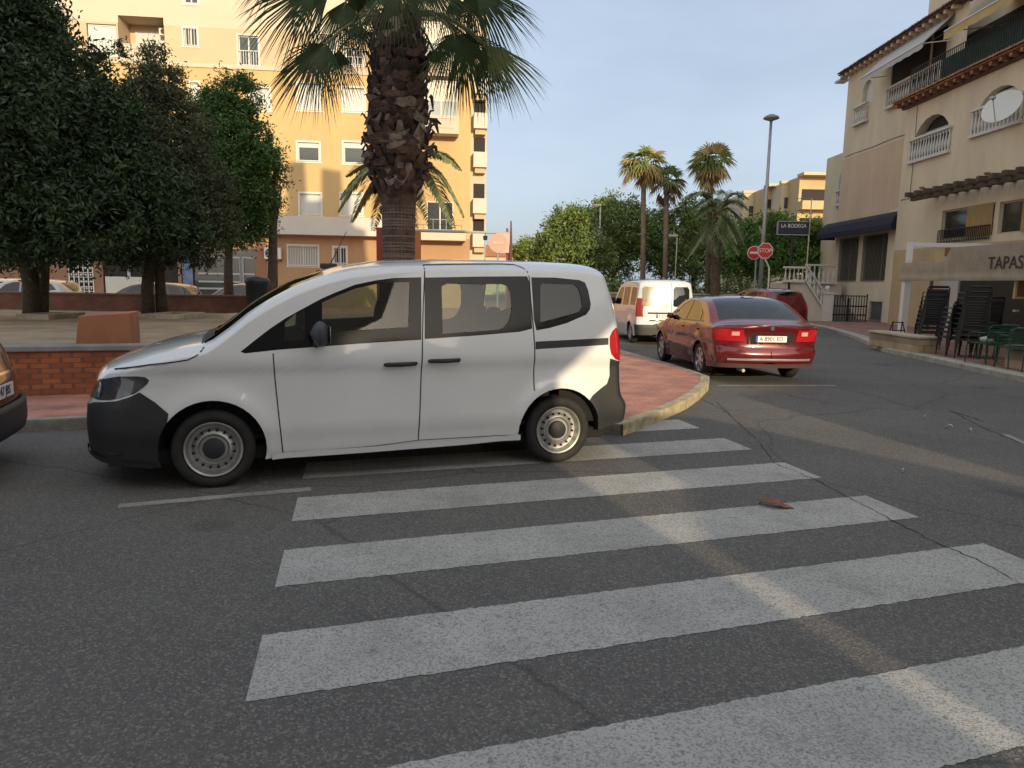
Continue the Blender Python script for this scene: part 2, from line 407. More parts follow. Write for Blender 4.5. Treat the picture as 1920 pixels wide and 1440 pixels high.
def alloy_wheel(parent, loc, r=.29, w_=.18, side=-1, spokes=7, mat_=None):
    g = empty('wheel', parent, loc, (0, 0, 0 if side < 0 else math.pi))
    autosmooth(tyre_mb(r, w_, n=32).build('tyre', rubber, g), 50)
    k = r*.69; h = -w_/2*.8; m_ = MB().lathe([(k+.004, h-.01), (k-.015, h-.012), (k-.022, h+.06)], 32, ax='y')
    for i in range(spokes):
        t = 2*math.pi*i/spokes; a_ = Vector((math.cos(t), 0, math.sin(t))); p = Vector((-a_.z, 0, a_.x))
        vs = [a_*.03+p*.022, a_*.03-p*.022, a_*(k-.012)-p*.034, a_*(k-.012)+p*.034]
        m_.add([v+Vector((0, h+.0, 0)) for v in vs]+[v+Vector((0, h+.03, 0)) for v in vs], [(3, 2, 1, 0), (4, 5, 6, 7), (0, 1, 5, 4), (1, 2, 6, 5), (2, 3, 7, 6), (3, 0, 4, 7)])
    m_.lathe([(0, h-.006), (.05, h-.004), (.06, h+.03)], 20, ax='y'); m_.build('rim', mat_ or alloy, g)
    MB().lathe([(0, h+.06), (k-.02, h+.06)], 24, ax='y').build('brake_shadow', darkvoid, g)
    return g
def wheel_well(sk, ax_, zc, r, parent, W, a0=-R(25), a1=R(205)):
    n = 20
    for sg in (-1, 1):
        mb = MB(); y0, y1 = sg*(W-.012), sg*(W-.34); vs = []
        for i in range(n+1):
            t = a0+(a1-a0)*i/n; vs += [(ax_+r*math.cos(t), y0, zc+r*math.sin(t)), (ax_+r*math.cos(t), y1, zc+r*math.sin(t))]
        mb.add(vs, [(2*i, 2*i+1, 2*i+3, 2*i+2) for i in range(n)])
        mb.add([(ax_, y1, zc)]+[vs[2*i+1] for i in range(n+1)], [(0, i+1, i+2) for i in range(n)]); mb.build('wheel_arch_liner', darkvoid, parent)
def seats(parent, spots, W, zf=.42, h=.62, m_=None):
    for (a, y) in spots:
        mb = MB(); mb.box(a-.25, y-.23, zf, a+.25, y+.23, zf+.16)
        mb.box(0, y-.22, 0, .13, y+.22, h, xf=lambda X, Y, Z: (a+.22+X+Z*.22, Y, zf+.12+Z)); mb.box(0, y-.12, h+.05, .1, y+.12, h+.24, xf=lambda X, Y, Z: (a+.24+X+Z*.22, Y, zf+.12+Z))
        mb.build('seat', m_ or seatcloth, parent, bevel=.04)
# ------------------------------------------------------------------ the white van parked side-on
def white_van():
    VA = .336; p0 = Vector((-2.32, 5.399, 0)); W = .895; n = Vector((-math.sin(VA), math.cos(VA), 0)); WB = 2.926; HR = .31
    root = thing('parked_van', 'white passenger van with black bumpers, parked side-on at the head of the zebra crossing', 'van', p0+n*W, VA)
    sk = Skin(T=[(-1.0, .66), (-.985, .73), (-.95, .81), (-.9, .87), (-.83, .935), (-.65, 1.02), (-.41, 1.10), (-.21, 1.145), (-.04, 1.18), (.12, 1.285), (.30, 1.43), (.48, 1.545), (.66, 1.64), (.84, 1.71), (.97, 1.75), (1.11, 1.78), (1.34, 1.815), (1.63, 1.838), (2.07, 1.85), (2.6, 1.853), (3.14, 1.845), (3.36, 1.825), (3.46, 1.79), (3.53, 1.72), (3.6, 1.55), (3.75, 1.2)],
              B=[(-1.0, .24), (-.9, .2), (-.3, .19), (.3, .2), (.5, .215), (2.5, .26), (2.95, .26), (3.28, .29), (3.5, .34), (3.75, .40)],
              nose=[(.1, -.93), (.25, -.99), (.45, -1.0), (.62, -.985), (.78, -.93), (1.0, -.88), (2, -.6)],
              tail=[(.1, 3.66), (.3, 3.71), (.5, 3.72), (.62, 3.66), (.7, 3.645), (.9, 3.63), (1.15, 3.615), (1.45, 3.57), (1.7, 3.5), (1.9, 3.43)],
              W=W, belt=1.02, lean=.17, Rt=.13, nt=3.2, Ln=.62, nn=2.3, Lt=.16, ntl=2.6, tuck=.07, wheels=((0, .31, .4), (WB, .31, .4)), crease=((.93, .010, .03), (.40, .008, .05)))
    def V(x, y):
        b = .0; a = z = 0
        for _ in range(14):
            a, z = onplane(x, y, p0+n*b, VA); z = max(.05, min(1.85, z)); b = .5*b+.5*(W-sk.c(max(-.97, min(3.68, a)), z))
        return (a, z)
    P = lambda *pts: [V(*q) for q in pts]
    white = paint('van_white', (.73, .74, .75), .24, dirt=.05)
    Td = lambda a0, a1, d, n_=14: [(a0+(a1-a0)*i/n_, sk.T(a0+(a1-a0)*i/n_)-d) for i in range(n_+1)]
    wind = Td(-.04, .88, .046)+[(.9, 1.9), (-.04, 1.5)]
    cowl = [(-.06, 1.13), (.03, 1.19), (-.02, 1.3), (-.1, 1.3)]
    frame_f = P((450.7, 659.7), (478, 638), (505.5, 616.7), (535, 597), (564, 580.8), (603.5, 559.5), (627.5, 549), (665, 534), (702.5, 526), (740, 521), (790, 519.8), (790, 636.8), (700, 642.5), (614, 648.8), (520, 656), (460, 662.5))
    quarter = P((533, 638), (534.5, 605), (552, 590), (571, 579), (573, 600), (571, 636), (552, 640))
    fglass = P((604, 567), (630, 555.5), (667, 541), (704, 533), (742, 529), (768, 528), (766, 613), (719, 616), (615, 622), (604, 600))
    frame_s = P((796, 520.5), (900, 518.5), (988, 518), (993, 530), (997, 595), (998, 616), (975, 622), (900, 628.5), (796, 635.7))
    sglass = P((828, 537), (838, 532), (940, 533), (953, 537), (957, 550), (959.5, 582), (955, 601), (946, 613), (935, 618), (830, 626))
    frame_r = P((996, 520), (1040, 520.5), (1086, 525), (1097, 530), (1103, 545), (1107.7, 570), (1106, 580), (1099, 590), (1062, 606), (1030, 615), (1006, 619.5), (1001, 600))
    rglass = P((1013, 535), (1018, 531), (1075, 533), (1084, 540), (1089, 555), (1092, 575), (1086, 585), (1055, 598), (1020, 608), (1013, 604))
    headl = P((167.7, 722), (178, 715), (189, 711), (221.6, 706), (255, 705.5), (272, 707), (279.7, 713), (276, 720), (268, 727), (254, 737.4), (225, 747), (205, 750.5), (189, 750.5), (175, 746), (169, 735))
    bump = [(-1.1, .545)]+P((178, 754), (220, 752), (245, 744), (262, 736), (290, 754), (316, 776), (312, 800))+[(-.3, .1), (-1.1, .1)]
    rbump = P((1144, 672), (1143, 704.4), (1138, 719.7), (1110.8, 742), (1098, 760))+[(3.25, .1), (3.85, .1), (3.85, .95)]+P((1169, 685))
    tail = P((1143.2, 650), (1143, 632), (1148, 621), (1154, 614.5))+[(3.56, 1.2), (3.60, 1.2), (3.615, .92)]+P((1167, 686), (1163, 683), (1154, 673), (1146, 663))
    rail = P((1004, 640.5), (1141, 633.5), (1141, 646.5), (1004, 655))
    hood = Td(-.86, -.06, .035)+[(-.05, 1.6), (-.95, 1.6)]
    door1 = P((512, 655), (515.3, 708), (523.5, 786.4), (530, 847.5), (600, 843.5), (700, 835), (784, 824.5), (787, 760), (792.5, 636), (792.5, 497), (770, 500), (740, 507))+P((690, 515), (640, 530), (600, 549), (560, 571), (500, 607), (445, 660))
    door2 = P((793.5, 496.7), (793.5, 636), (788, 760), (784.8, 824.5), (870, 819.5), (967, 815.5), (966, 800), (970, 780), (980, 757), (1001, 733), (1001, 643), (995, 561), (991.6, 515), (984, 503), (964, 496))
    arches = [circ(0, .31, .395), circ(WB, .31, .395)]
    out = build_skin(sk, [('front_door', [door1], white, 0), ('sliding_door', [door2], white, 0), ('bonnet', [hood], white, 0), ('windscreen', [wind], carglass, -.004), ('cowl_grille', [cowl], black_plastic, .002),
        ('front_bumper', [bump], black_plastic, .006), ('rear_bumper', [rbump], black_plastic, .006), ('window_frame', [frame_f, frame_s, frame_r], black_gloss, .001),
        ('side_window', [quarter, fglass, sglass, rglass], carglass, -.006), ('headlight', [headl], mat('headlight_lens', (.07, .075, .085), .06, coat=1, noise=.8, scale=9, col2=(.015, .017, .02)), .004),
        ('tail_light', [tail], redlens, .008), ('door_rail', [rail], black_plastic, -.002), (None, arches, None, 0)], root, default=('body', white), na=96, nz=34, side_parts=('front_door', 'sliding_door', 'headlight', 'tail_light', 'door_rail', 'side_window', 'window_frame'))
    gap = mat('panel_gap', (.02, .02, .02), .9)
    body = out['body'][0]
    for i, g in enumerate([P((512, 662.5), (515.3, 708), (523.5, 786.4), (530.5, 848.4)), P((793.4, 497), (793.4, 575), (792, 640), (789, 720), (784, 824)),
              P((794, 496.9), (870, 495.3), (940, 495), (964, 496.2), (981, 502.8), (989, 510), (992.5, 522), (995, 561), (999, 600), (1002, 643), (1002, 733)),
              P((530.5, 848.6), (600, 844.5), (700, 836.5), (784, 825.2), (870, 820.2), (966, 816)),
              P((215, 691.7), (280, 684), (330, 678.5), (352, 675), (368, 667.5), (378, 658), (383, 650.5))]):
        ribbon(sk, g, .0095 if i != 3 else .006, .0016, gap, body, 'panel_gap')
    # rubbing shoulder line of the roof channel
    ribbon(sk, P((640, 500.5), (700, 491), (793, 489), (900, 488.8), (1050, 492)), .008, .001, mat('roof_channel', (.35, .36, .38), .6), body, 'roof_channel')
    ribbon(sk, [(-.985, .262), (-.7, .225), (-.42, .21)], .035, .022, black_plastic, out['front_bumper'][0], 'bumper_lip')
    # sill strip, slightly proud
    ribbon(sk, [(.43, .227), (1.2, .235), (2.0, .25), (2.55, .27)], .05, .012, white, body, 'sill')
    # rear window / rear doors
    rear_patch(sk, [(-.66, 1.02), (.66, 1.02), (.6, 1.62), (-.6, 1.62)], darkglass, root, 'rear_window', .004)
    rear_patch(sk, [(-.26, .6), (.26, .6), (.26, .71), (-.26, .71)], whiteplate, root, 'number_plate', .01)
    rear_patch(sk, [(-.3, .5), (.3, .5), (.3, .76), (-.3, .76)], black_plastic, out['rear_bumper'][0], 'plate_recess', .004)
    wheel_well(sk, 0, .31, .4, root, W, -R(8), R(188)); wheel_well(sk, WB, .31, .4, root, W, -R(3), R(183))
    for ax_, rt in ((0, .2), (WB, .5)):
        for sd in (-1, 1): steel_wheel(root, (ax_, sd*(W-.115), HR), HR, .2, sd, rot=rt)
    for gi, pts in enumerate([((722, 684), (781, 681)), ((805, 677), (862, 674.5))]):
        (a0, z0), (a1, z1) = P(*pts)
        for sg in (-1, 1):
            y = -sg*0; mb = MB()
            w0 = sk.c((a0+a1)/2, (z0+z1)/2)
            mb.tube([(a0, -(w0-.005), z0), (a0+.015, -(w0+.03), z0+.002), ((a0+a1)/2, -(w0+.04), (z0+z1)/2), (a1-.015, -(w0+.034), z1), (a1, -(w0-.004), z1)], [.014, .018, .019, .017, .013], 10)
            if sg > 0:
                mb.v = [(x, -y_, z) for x, y_, z in mb.v]; mb.f = [tuple(reversed(f)) for f in mb.f]
            d_ = (out['front_door'] if gi == 0 else out['sliding_door'])[0 if sg < 0 else 1]
            autosmooth(mb.build('door_handle', black_plastic, d_), 60)
    # door mirror
    for sg in (-1, 1):
        g = empty('door_mirror', root); (a, z) = V(603, 628); w0 = sk.c(a, z); y0 = sg*(w0+.15)
        mb = MB(); prof = [(.0, 0), (.05, .35), (.078, .7), (.088, 1), (.086, 1.25), (.07, 1.6), (.045, 1.85), (0, 2)]
        vs = []; nn_ = 20
        for k, (r, h) in enumerate(prof):
            for i in range(nn_):
                t = 2*math.pi*i/nn_; cx, cz = math.cos(t), math.sin(t); ex = abs(cx)**.7*(1 if cx > 0 else -1); ez = abs(cz)**.7*(1 if cz > 0 else -1)
                vs.append((a-.10+h*.075, y0+ex*r*1.25, z+.02+ez*r*1.15))
        mb.add(vs, [(i*nn_+k, i*nn_+(k+1) % nn_, (i+1)*nn_+(k+1) % nn_, (i+1)*nn_+k) for i in range(len(prof)-1) for k in range(nn_)])
        autosmooth(mb.build('mirror_housing', mat('mirror_grey', (.05, .053, .06), .45), g), 60)
        MB().tube([(a-.04, sg*(w0-.02), z-.07), (a-.05, sg*(w0+.06), z-.075), (a-.03, y0-sg*.02, z-.04)], [.03, .024, .03], 10).build('mirror_arm', black_plastic, g, smooth=True)
        MB().box(a+.046, y0-.09, z-.05, a+.052, y0+.09, z+.08).build('mirror_glass', mat('mirror_glass', (.7, .75, .8), .03, 1), g)
    # aerial
    g = empty('aerial', root); a = .97
    MB().box(a-.07, -.035, 1.74, a+.08, .035, 1.79).build('aerial_base', black_plastic, g, bevel=.015)
    MB().tube([(a+.02, 0, 1.78), (a+.08, 0, 1.9), (a+.17, 0, 2.08)], [.006, .004, .003], 6).build('aerial_rod', black_plastic, g)
    # inside
    fl = MB(); fl.box(-.2, -.8, .36, 3.45, .8, .4); fl.box(-.05, -.76, .4, .35, .76, .98); fl.build('cabin_floor', darkvoid, root, bevel=.03)
    MB().lathe([(0, 0), (.17, .0), (.185, .012), (.19, 0), (.185, -.012), (.17, -.01)], 24, ax='x', c=(.55, -.4, 1.0)).build('steering_wheel', seatcloth, root, smooth=True)
    seats(root, [(1.05, -.4), (1.05, .4)], W, .48, .62); seats(root, [(2.1, -.48), (2.1, 0), (2.1, .48)], W, .46, .58)
    MB().box(2.95, -.8, .4, 3.5, -.62, .95).build('boot_trim', darkvoid, root); MB().box(2.95, .62, .4, 3.5, .8, .95).build('boot_trim', darkvoid, root)
    un = MB(); un.box(-.75, -.78, .2, 3.4, .78, .3); un.build('underbody', darkvoid, root)
    return root, sk
VAN, VANSK = white_van()
# ------------------------------------------------------------------ ground
def asphalt_nodes(nt, coords_out):
    """returns colour + height sockets of worn asphalt"""
    def noise(scale, detail=6, rough=.6):
        n = nt.nodes.new('ShaderNodeTexNoise'); n.inputs['Scale'].default_value = scale; n.inputs['Detail'].default_value = detail; n.inputs['Roughness'].default_value = rough; nt.links.new(coords_out, n.inputs[0]); return n.outputs[0]
    def mr(src, a, b, c_=0, d=1):
        r = nt.nodes.new('ShaderNodeMapRange'); r.inputs[1].default_value = a; r.inputs[2].default_value = b; r.inputs[3].default_value = c_; r.inputs[4].default_value = d; nt.links.new(src, r.inputs[0]); return r.outputs[0]
    def mixc(f, a, b):
        x = nt.nodes.new('ShaderNodeMix'); x.data_type = 'RGBA'; nt.links.new(f, x.inputs[0])
        for i, s_ in ((6, a), (7, b)):
            if isinstance(s_, tuple): x.inputs[i].default_value = (*s_, 1)
            else: nt.links.new(s_, x.inputs[i])
        return x.outputs[2]
    base = mixc(mr(noise(.35, 5), .35, .65), (.066, .065, .065), (.108, .103, .097))
    base = mixc(mr(noise(1.7, 6, .7), .45, .8, 0, .6), base, (.058, .057, .056))
    # long pale and brownish wear lanes
    sep = nt.nodes.new('ShaderNodeMapping'); sep.inputs['Rotation'].default_value = (0, 0, R(20)); sep.inputs['Scale'].default_value = (.12, .55, 1); nt.links.new(coords_out, sep.inputs[0])
    wn = nt.nodes.new('ShaderNodeTexNoise'); wn.inputs['Scale'].default_value = 1.1; wn.inputs['Detail'].default_value = 6; nt.links.new(sep.outputs[0], wn.inputs[0])
    base = mixc(mr(wn.outputs[0], .48, .72, 0, .55), base, (.135, .125, .105)); base = mixc(mr(wn.outputs[0], .46, .3, 0, .5), base, (.055, .055, .057))
    v = nt.nodes.new('ShaderNodeTexVoronoi'); v.inputs['Scale'].default_value = 105; nt.links.new(coords_out, v.inputs[0])
    sp = nt.nodes.new('ShaderNodeSeparateColor'); nt.links.new(v.outputs['Color'], sp.inputs[0])
    base = mixc(mr(sp.outputs[0], .6, 1, 0, .65), base, (.27, .26, .24))
    base = mixc(mr(sp.outputs[1], .65, 1, 0, .75), base, (.035, .035, .034))
    base = mixc(mr(noise(260, 2, .5), .35, .75, 0, .5), base, (.17, .165, .155))
    # oil stains
    base = mixc(mr(noise(.8, 3, .4), .66, .74, 0, .7), base, (.04, .039, .038))
    # fine cracks
    vc = nt.nodes.new('ShaderNodeTexVoronoi'); vc.feature = 'DISTANCE_TO_EDGE'; vc.inputs['Scale'].default_value = .28
    nw = nt.nodes.new('ShaderNodeTexNoise'); nw.inputs['Scale'].default_value = 1.5; nw.inputs['Detail'].default_value = 4; nt.links.new(coords_out, nw.inputs[0])
    vm = nt.nodes.new('ShaderNodeVectorMath'); vm.operation = 'MULTIPLY_ADD'; vm.inputs[1].default_value = (.3, .3, .3); nt.links.new(nw.outputs['Color'], vm.inputs[0]); nt.links.new(coords_out, vm.inputs[2]); nt.links.new(vm.outputs[0], vc.inputs[0])
    base = mixc(mr(vc.outputs[0], .0, .007, .38, 0), base, (.014, .014, .014))
    return base, v.outputs['Distance'], noise, mr, mixc
def asphalt_mat():
    m = bpy.data.materials.new('asphalt'); m.use_nodes = True; nt = m.node_tree; b = nt.nodes['Principled BSDF']
    tc = nt.nodes.new('ShaderNodeTexCoord'); c_, h, *_ = asphalt_nodes(nt, tc.outputs['Object'])
    nt.links.new(c_, b.inputs['Base Color']); b.inputs['Roughness'].default_value = .82; b.inputs['Specular IOR Level'].default_value = .35
    bp = nt.nodes.new('ShaderNodeBump'); bp.inputs['Strength'].default_value = .5; bp.inputs['Distance'].default_value = .006; nt.links.new(h, bp.inputs['Height']); nt.links.new(bp.outputs[0], b.inputs['Normal'])
    return m
def roadpaint_mat(name, wear, col=(.45, .45, .425)):
    m = bpy.data.materials.new(name); m.use_nodes = True; nt = m.node_tree; b = nt.nodes['Principled BSDF']
    tc = nt.nodes.new('ShaderNodeTexCoord'); base, h, noise, mr, mixc = asphalt_nodes(nt, tc.outputs['Object'])
    pc = mixc(mr(noise(2.2, 5), .35, .7), tuple(c*.8 for c in col), col)
    n1 = noise(85, 5, .8); n2 = noise(1.3, 6, .7); ad = nt.nodes.new('ShaderNodeMath'); ad.operation = 'MULTIPLY_ADD'; ad.inputs[1].default_value = .7; nt.links.new(n2, ad.inputs[0]); nt.links.new(n1, ad.inputs[2])
    f = mr(ad.outputs[0], wear-.10, wear+.14, .03, .95)
    v = nt.nodes.new('ShaderNodeTexVoronoi'); v.inputs['Scale'].default_value = 120; nt.links.new(tc.outputs['Object'], v.inputs[0]); sp = nt.nodes.new('ShaderNodeSeparateColor'); nt.links.new(v.outputs['Color'], sp.inputs[0])
    f2 = mr(sp.outputs[0], .55, .9, 0, .6)
    f3 = mr(noise(14, 7, .8), .575, .64, 0, .8)
    f0 = nt.nodes.new('ShaderNodeMath'); f0.operation = 'MAXIMUM'; nt.links.new(f, f0.inputs[0]); nt.links.new(f3, f0.inputs[1])
    fm = nt.nodes.new('ShaderNodeMath'); fm.operation = 'MAXIMUM'; nt.links.new(f0.outputs[0], fm.inputs[0]); nt.links.new(f2, fm.inputs[1])
    nt.links.new(mixc(fm.outputs[0], pc, base), b.inputs['Base Color']); b.inputs['Roughness'].default_value = .75; b.inputs['Specular IOR Level'].default_value = .3
    bp = nt.nodes.new('ShaderNodeBump'); bp.inputs['Strength'].default_value = .35; bp.inputs['Distance'].default_value = .005; nt.links.new(h, bp.inputs['Height']); nt.links.new(bp.outputs[0], b.inputs['Normal'])
    return m
ASPH = asphalt_mat(); RPAINT = roadpaint_mat('road_paint', .97); RPAINT2 = roadpaint_mat('old_road_paint', .86, (.46, .45, .40))
tag(mesh('road', [(-400, -120, 0), (400, -120, 0), (400, 900, 0), (-400, 900, 0)], [(0, 1, 2, 3)], ASPH), kind='structure')
# zebra crossing
ZA = .3114; zo = Vector((-2.080, 7.303, 0)); ze = Vector((math.cos(ZA), math.sin(ZA), 0)); zn = Vector((-math.sin(ZA), math.cos(ZA), 0))
zm = MB(); SW, SG = .5425, .530
def rough_quad(mb, a, b, c_, d, z=.0028, n=170, j=.006):
    """quad with slightly ragged edges, corners a b c d"""
    top = [a.lerp(b, i/n) for i in range(n+1)]; bot = [d.lerp(c_, i/n) for i in range(n+1)]; vs = []
    for t, u in zip(top, bot):
        dd = (t-u).normalized(); vs += [t+dd*random.uniform(-j, j), u+dd*random.uniform(-j, j)]
    mb.add([(v.x, v.y, z) for v in vs], [(2*i, 2*i+1, 2*i+3, 2*i+2) for i in range(n)])
for i in range(-0, 9):
    v0 = -(i)*(SW+SG)+0; v1 = v0-SW
    f = lambda u, v: zo+ze*u+zn*v
    l0, l1, r0, r1 = .0919*v0, .0919*v1, 4.354+.0654*v0, 4.354+.0654*v1
    rough_quad(zm, f(l0, v0), f(r0, v0), f(r1, v1), f(l1, v1))
tag(zm.build('crosswalk_stripes', RPAINT), kind='structure')
pm = MB()
def line_px(pts, w_, z=.003):
    P = [GP(*p, 0) for p in pts]
    for i in range(len(P)-1):
        a, b = P[i], P[i+1]; d = (b-a).normalized(); n_ = Vector((-d.y, d.x, 0))*w_/2; rough_quad(pm, a+n_, b+n_, b-n_, a-n_, z, 12, .004)
line_px([(222, 949), (583, 917)], .1)
line_px([(572, 886), (760, 876), (965, 862)], .1); line_px([(1345, 723), (1567, 723)], .09)
line_px([(1885, 815), (1990, 862)], .07)
tag(pm.build('parking_lines', RPAINT2), kind='structure')
_k = [GP(x, y, .12) for x, y in ((1165, 797), (1200, 785), (1240, 770), (1285, 750), (1308, 735), (1326, 718), (1328, 706), (1300, 696), (1250, 681), (1205, 668), (1165, 657))]
ISL = [(-14.5, 4.05), (-4.9, 7.42), (-1.2, 8.62), (.2, 8.4)]+[(p.x, p.y) for p in _k]+[(1.9, 21), (1.5, 25), (1.2, 30), (1, 60), (-14, 60)]
paving = mat('red_paving', (.34, .155, .115), .75, noise=.35, scale=3, bump=.25, bscale=30)
def tile_mat(name, c1, c2, mortar, sx=5, sy=5, rough=.8, offset=.5, msz=.02, xf=None):
    if name in MC: return MC[name]
    m = bpy.data.materials.new(name); m.use_nodes = True; MC[name] = m; nt = m.node_tree; b = nt.nodes['Principled BSDF']; tc = nt.nodes.new('ShaderNodeTexCoord')
    mp = nt.nodes.new('ShaderNodeMapping'); nt.links.new(tc.outputs['Object'], mp.inputs[0]); mp.inputs['Scale'].default_value = (sx, sy, sy)
    if xf == 'xz':
        cx = nt.nodes.new('ShaderNodeSeparateXYZ'); cb = nt.nodes.new('ShaderNodeCombineXYZ'); nt.links.new(mp.outputs[0], cx.inputs[0]); nt.links.new(cx.outputs[0], cb.inputs[0]); nt.links.new(cx.outputs[2], cb.inputs[1]); src = cb.outputs[0]
    else: src = mp.outputs[0]
    t = nt.nodes.new('ShaderNodeTexBrick'); t.inputs['Color1'].default_value = (*c1, 1); t.inputs['Color2'].default_value = (*c2, 1); t.inputs['Mortar'].default_value = (*mortar, 1)
    t.inputs['Scale'].default_value = 1; t.inputs['Mortar Size'].default_value = msz; t.offset = offset; t.inputs['Brick Width'].default_value = 1; t.inputs['Row Height'].default_value = 1; nt.links.new(src, t.inputs[0])
    n = nt.nodes.new('ShaderNodeTexNoise'); n.inputs['Scale'].default_value = 2; n.inputs['Detail'].default_value = 7; nt.links.new(tc.outputs['Object'], n.inputs[0])
    r = nt.nodes.new('ShaderNodeMapRange'); r.inputs[1].default_value = .3; r.inputs[2].default_value = .7; r.inputs[3].default_value = .62; r.inputs[4].default_value = 1.2; nt.links.new(n.outputs[0], r.inputs[0])
    x = nt.nodes.new('ShaderNodeMix'); x.data_type = 'RGBA'; x.blend_type = 'MULTIPLY'; x.inputs[0].default_value = 1; nt.links.new(t.outputs[0], x.inputs[6]); nt.links.new(r.outputs[0], x.inputs[7]); nt.links.new(x.outputs[2], b.inputs['Base Color']); b.inputs['Roughness'].default_value = rough
    bp = nt.nodes.new('ShaderNodeBump'); bp.inputs['Strength'].default_value = .4; bp.inputs['Distance'].default_value = .01; nt.links.new(t.outputs['Fac'], bp.inputs['Height']); bp.invert = True; nt.links.new(bp.outputs[0], b.inputs['Normal'])
    return m
PAVE = tile_mat('island_paving', (.50, .235, .175), (.43, .20, .15), (.27, .16, .125), 5, 5)
def slab(name, poly, z1, m_, z0=-.05, kerb=None, kerbw=.14, km=None, kname='kerb'):
    mb = MB(); n = len(poly)
    mb.prism(poly, z0, z1); o = mb.build(name, m_); tag(o, kind='structure'); return o
slab('island_pavement', [(x*1, y) for x, y in ISL], .12, PAVE)
def kerb_strip(name, pts, w_, z1, m_, side=1):
    """kerb just outside the pavement edge, lengths of stone"""
    mb = MB(); P = [Vector((x, y, 0)) for x, y in pts]; off = []
    for i, p in enumerate(P):
        d = (P[min(i+1, len(P)-1)]-P[max(i-1, 0)]).normalized(); off.append(p+Vector((-d.y, d.x, 0))*w_*side)
    vs = []
    for p, q in zip(P, off): vs += [(p.x, p.y, -.02), (p.x, p.y, z1), (q.x*.85+p.x*.15, q.y*.85+p.y*.15, z1), (q.x, q.y, z1-.02), (q.x, q.y, -.02)]
    mb.add(vs, [(5*i+k, 5*i+k+1, 5*i+5+k+1, 5*i+5+k) for i in range(len(P)-1) for k in range(4)]); return tag(mb.build(name, m_), kind='structure')
kerbm = mat('kerb_concrete', (.32, .30, .26), .85, noise=.4, scale=4, bump=.4, bscale=25)
kerby = mat('kerb_yellow_worn', (.44, .37, .24), .85, noise=.45, scale=5, bump=.5, bscale=25)
kerb_strip('kerb_face', ISL[0:5], .022, .127, kerbm, -1); kerb_strip('kerb_face', ISL[4:11], .022, .129, kerby, -1); kerb_strip('kerb_face', ISL[10:18], .022, .127, kerbm, -1); kerb_strip('kerb', ISL[0:5], .13, .126, kerbm, 1); kerb_strip('corner_kerb', ISL[4:11], .14, .128, kerby, 1); kerb_strip('side_kerb', ISL[10:18], .11, .126, kerbm, 1)

# long cracks and patch joints in the asphalt
crk = MB(); random.seed(3)
def crack(pts, w_):
    P = []
    for i in range(len(pts)-1):
        a, b = GP(*pts[i]), GP(*pts[i+1]); n = max(2, int((b-a).length/.06))
        P += [a.lerp(b, k/n)+Vector((random.uniform(-.014, .014), random.uniform(-.014, .014), 0)) for k in range(n)]
    vs = []
    for i, p in enumerate(P):
        d = (P[min(i+1, len(P)-1)]-P[max(i-1, 0)]).normalized(); q = Vector((-d.y, d.x, 0))*w_*random.uniform(.15, 1)*.5; vs += [(p.x-q.x, p.y-q.y, .0045), (p.x+q.x, p.y+q.y, .0045)]
    crk.add(vs, [(2*i, 2*i+1, 2*i+3, 2*i+2) for i in range(len(P)-1)])
for pts, w_ in (([(1345, 755), (1380, 790), (1425, 830), (1450, 868), (1530, 900), (1600, 938), (1690, 985), (1760, 1020), (1830, 1050), (1900, 1088), (1990, 1130)], .013), ([(1570, 728), (1640, 742), (1700, 762), (1790, 775), (1850, 805), (1960, 850)], .014),
                ([(1360, 770), (1300, 742)], .015), ([(1780, 770), (1850, 792)], .03)): crack(pts, w_)
tag(crk.build('road_cracks', mat('crack_dark', (.02, .02, .02), .95)), kind='structure')
# ------------------------------------------------------------------ walls, windows, balustrades
def wall_poly(name, outer, holes, m_, parent, y=0, reveal=.18, kind=None):
    """front face with openings plus the reveals of each opening; local x = along, z = up, outward = -y"""
    bm = bmesh.new()
    def loop(pts, yy):
        vs = [bm.verts.new((p[0], yy, p[1])) for p in pts]; return [bm.edges.new((vs[i], vs[(i+1) % len(vs)])) for i in range(len(vs))], vs
    es = []; hv = []
    e, _ = loop(outer, y); es += e
    for h in holes:
        e, vs = loop(h, y); es += e; hv.append(vs)
    bmesh.ops.triangle_fill(bm, use_beauty=True, edges=es, normal=(0, -1, 0))
    for f in bm.faces:
        f.normal_update()
        if f.normal.y > 0: f.normal_flip()
    for vs in hv:
        b = [bm.verts.new((v.co.x, y+reveal, v.co.z)) for v in vs]; n = len(vs)
        for i in range(n): bm.faces.new((vs[i], vs[(i+1) % n], b[(i+1) % n], b[i]))
    me = bpy.data.meshes.new(name); bm.to_mesh(me); bm.free(); return link(name, me, m_, parent)
def rect(s0, z0, s1, z1): return [(s0, z0), (s1, z0), (s1, z1), (s0, z1)]
def arch(s0, z0, s1, z1, n=10, k=.5):
    """rectangle with an arched top"""
    r = (s1-s0)/2; h = min(r*k*2, (z1-z0)*.8)
    return [(s0, z0), (s1, z0)]+[(s0+r+r*math.cos(math.pi*i/n), z1-h+h*math.sin(math.pi*i/n)) for i in range(n+1)]
white_frame = mat('white_frame', (.62, .62, .6), .5); shutter = mat('shutter_white', (.62, .64, .63), .55, noise=.08, scale=3)
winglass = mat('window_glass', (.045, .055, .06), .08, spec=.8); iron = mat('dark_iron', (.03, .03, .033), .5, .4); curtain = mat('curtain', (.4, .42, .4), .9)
interior = mat('dark_interior', (.03, .027, .024), .9); whiteiron = mat('white_iron', (.68, .67, .63), .5)
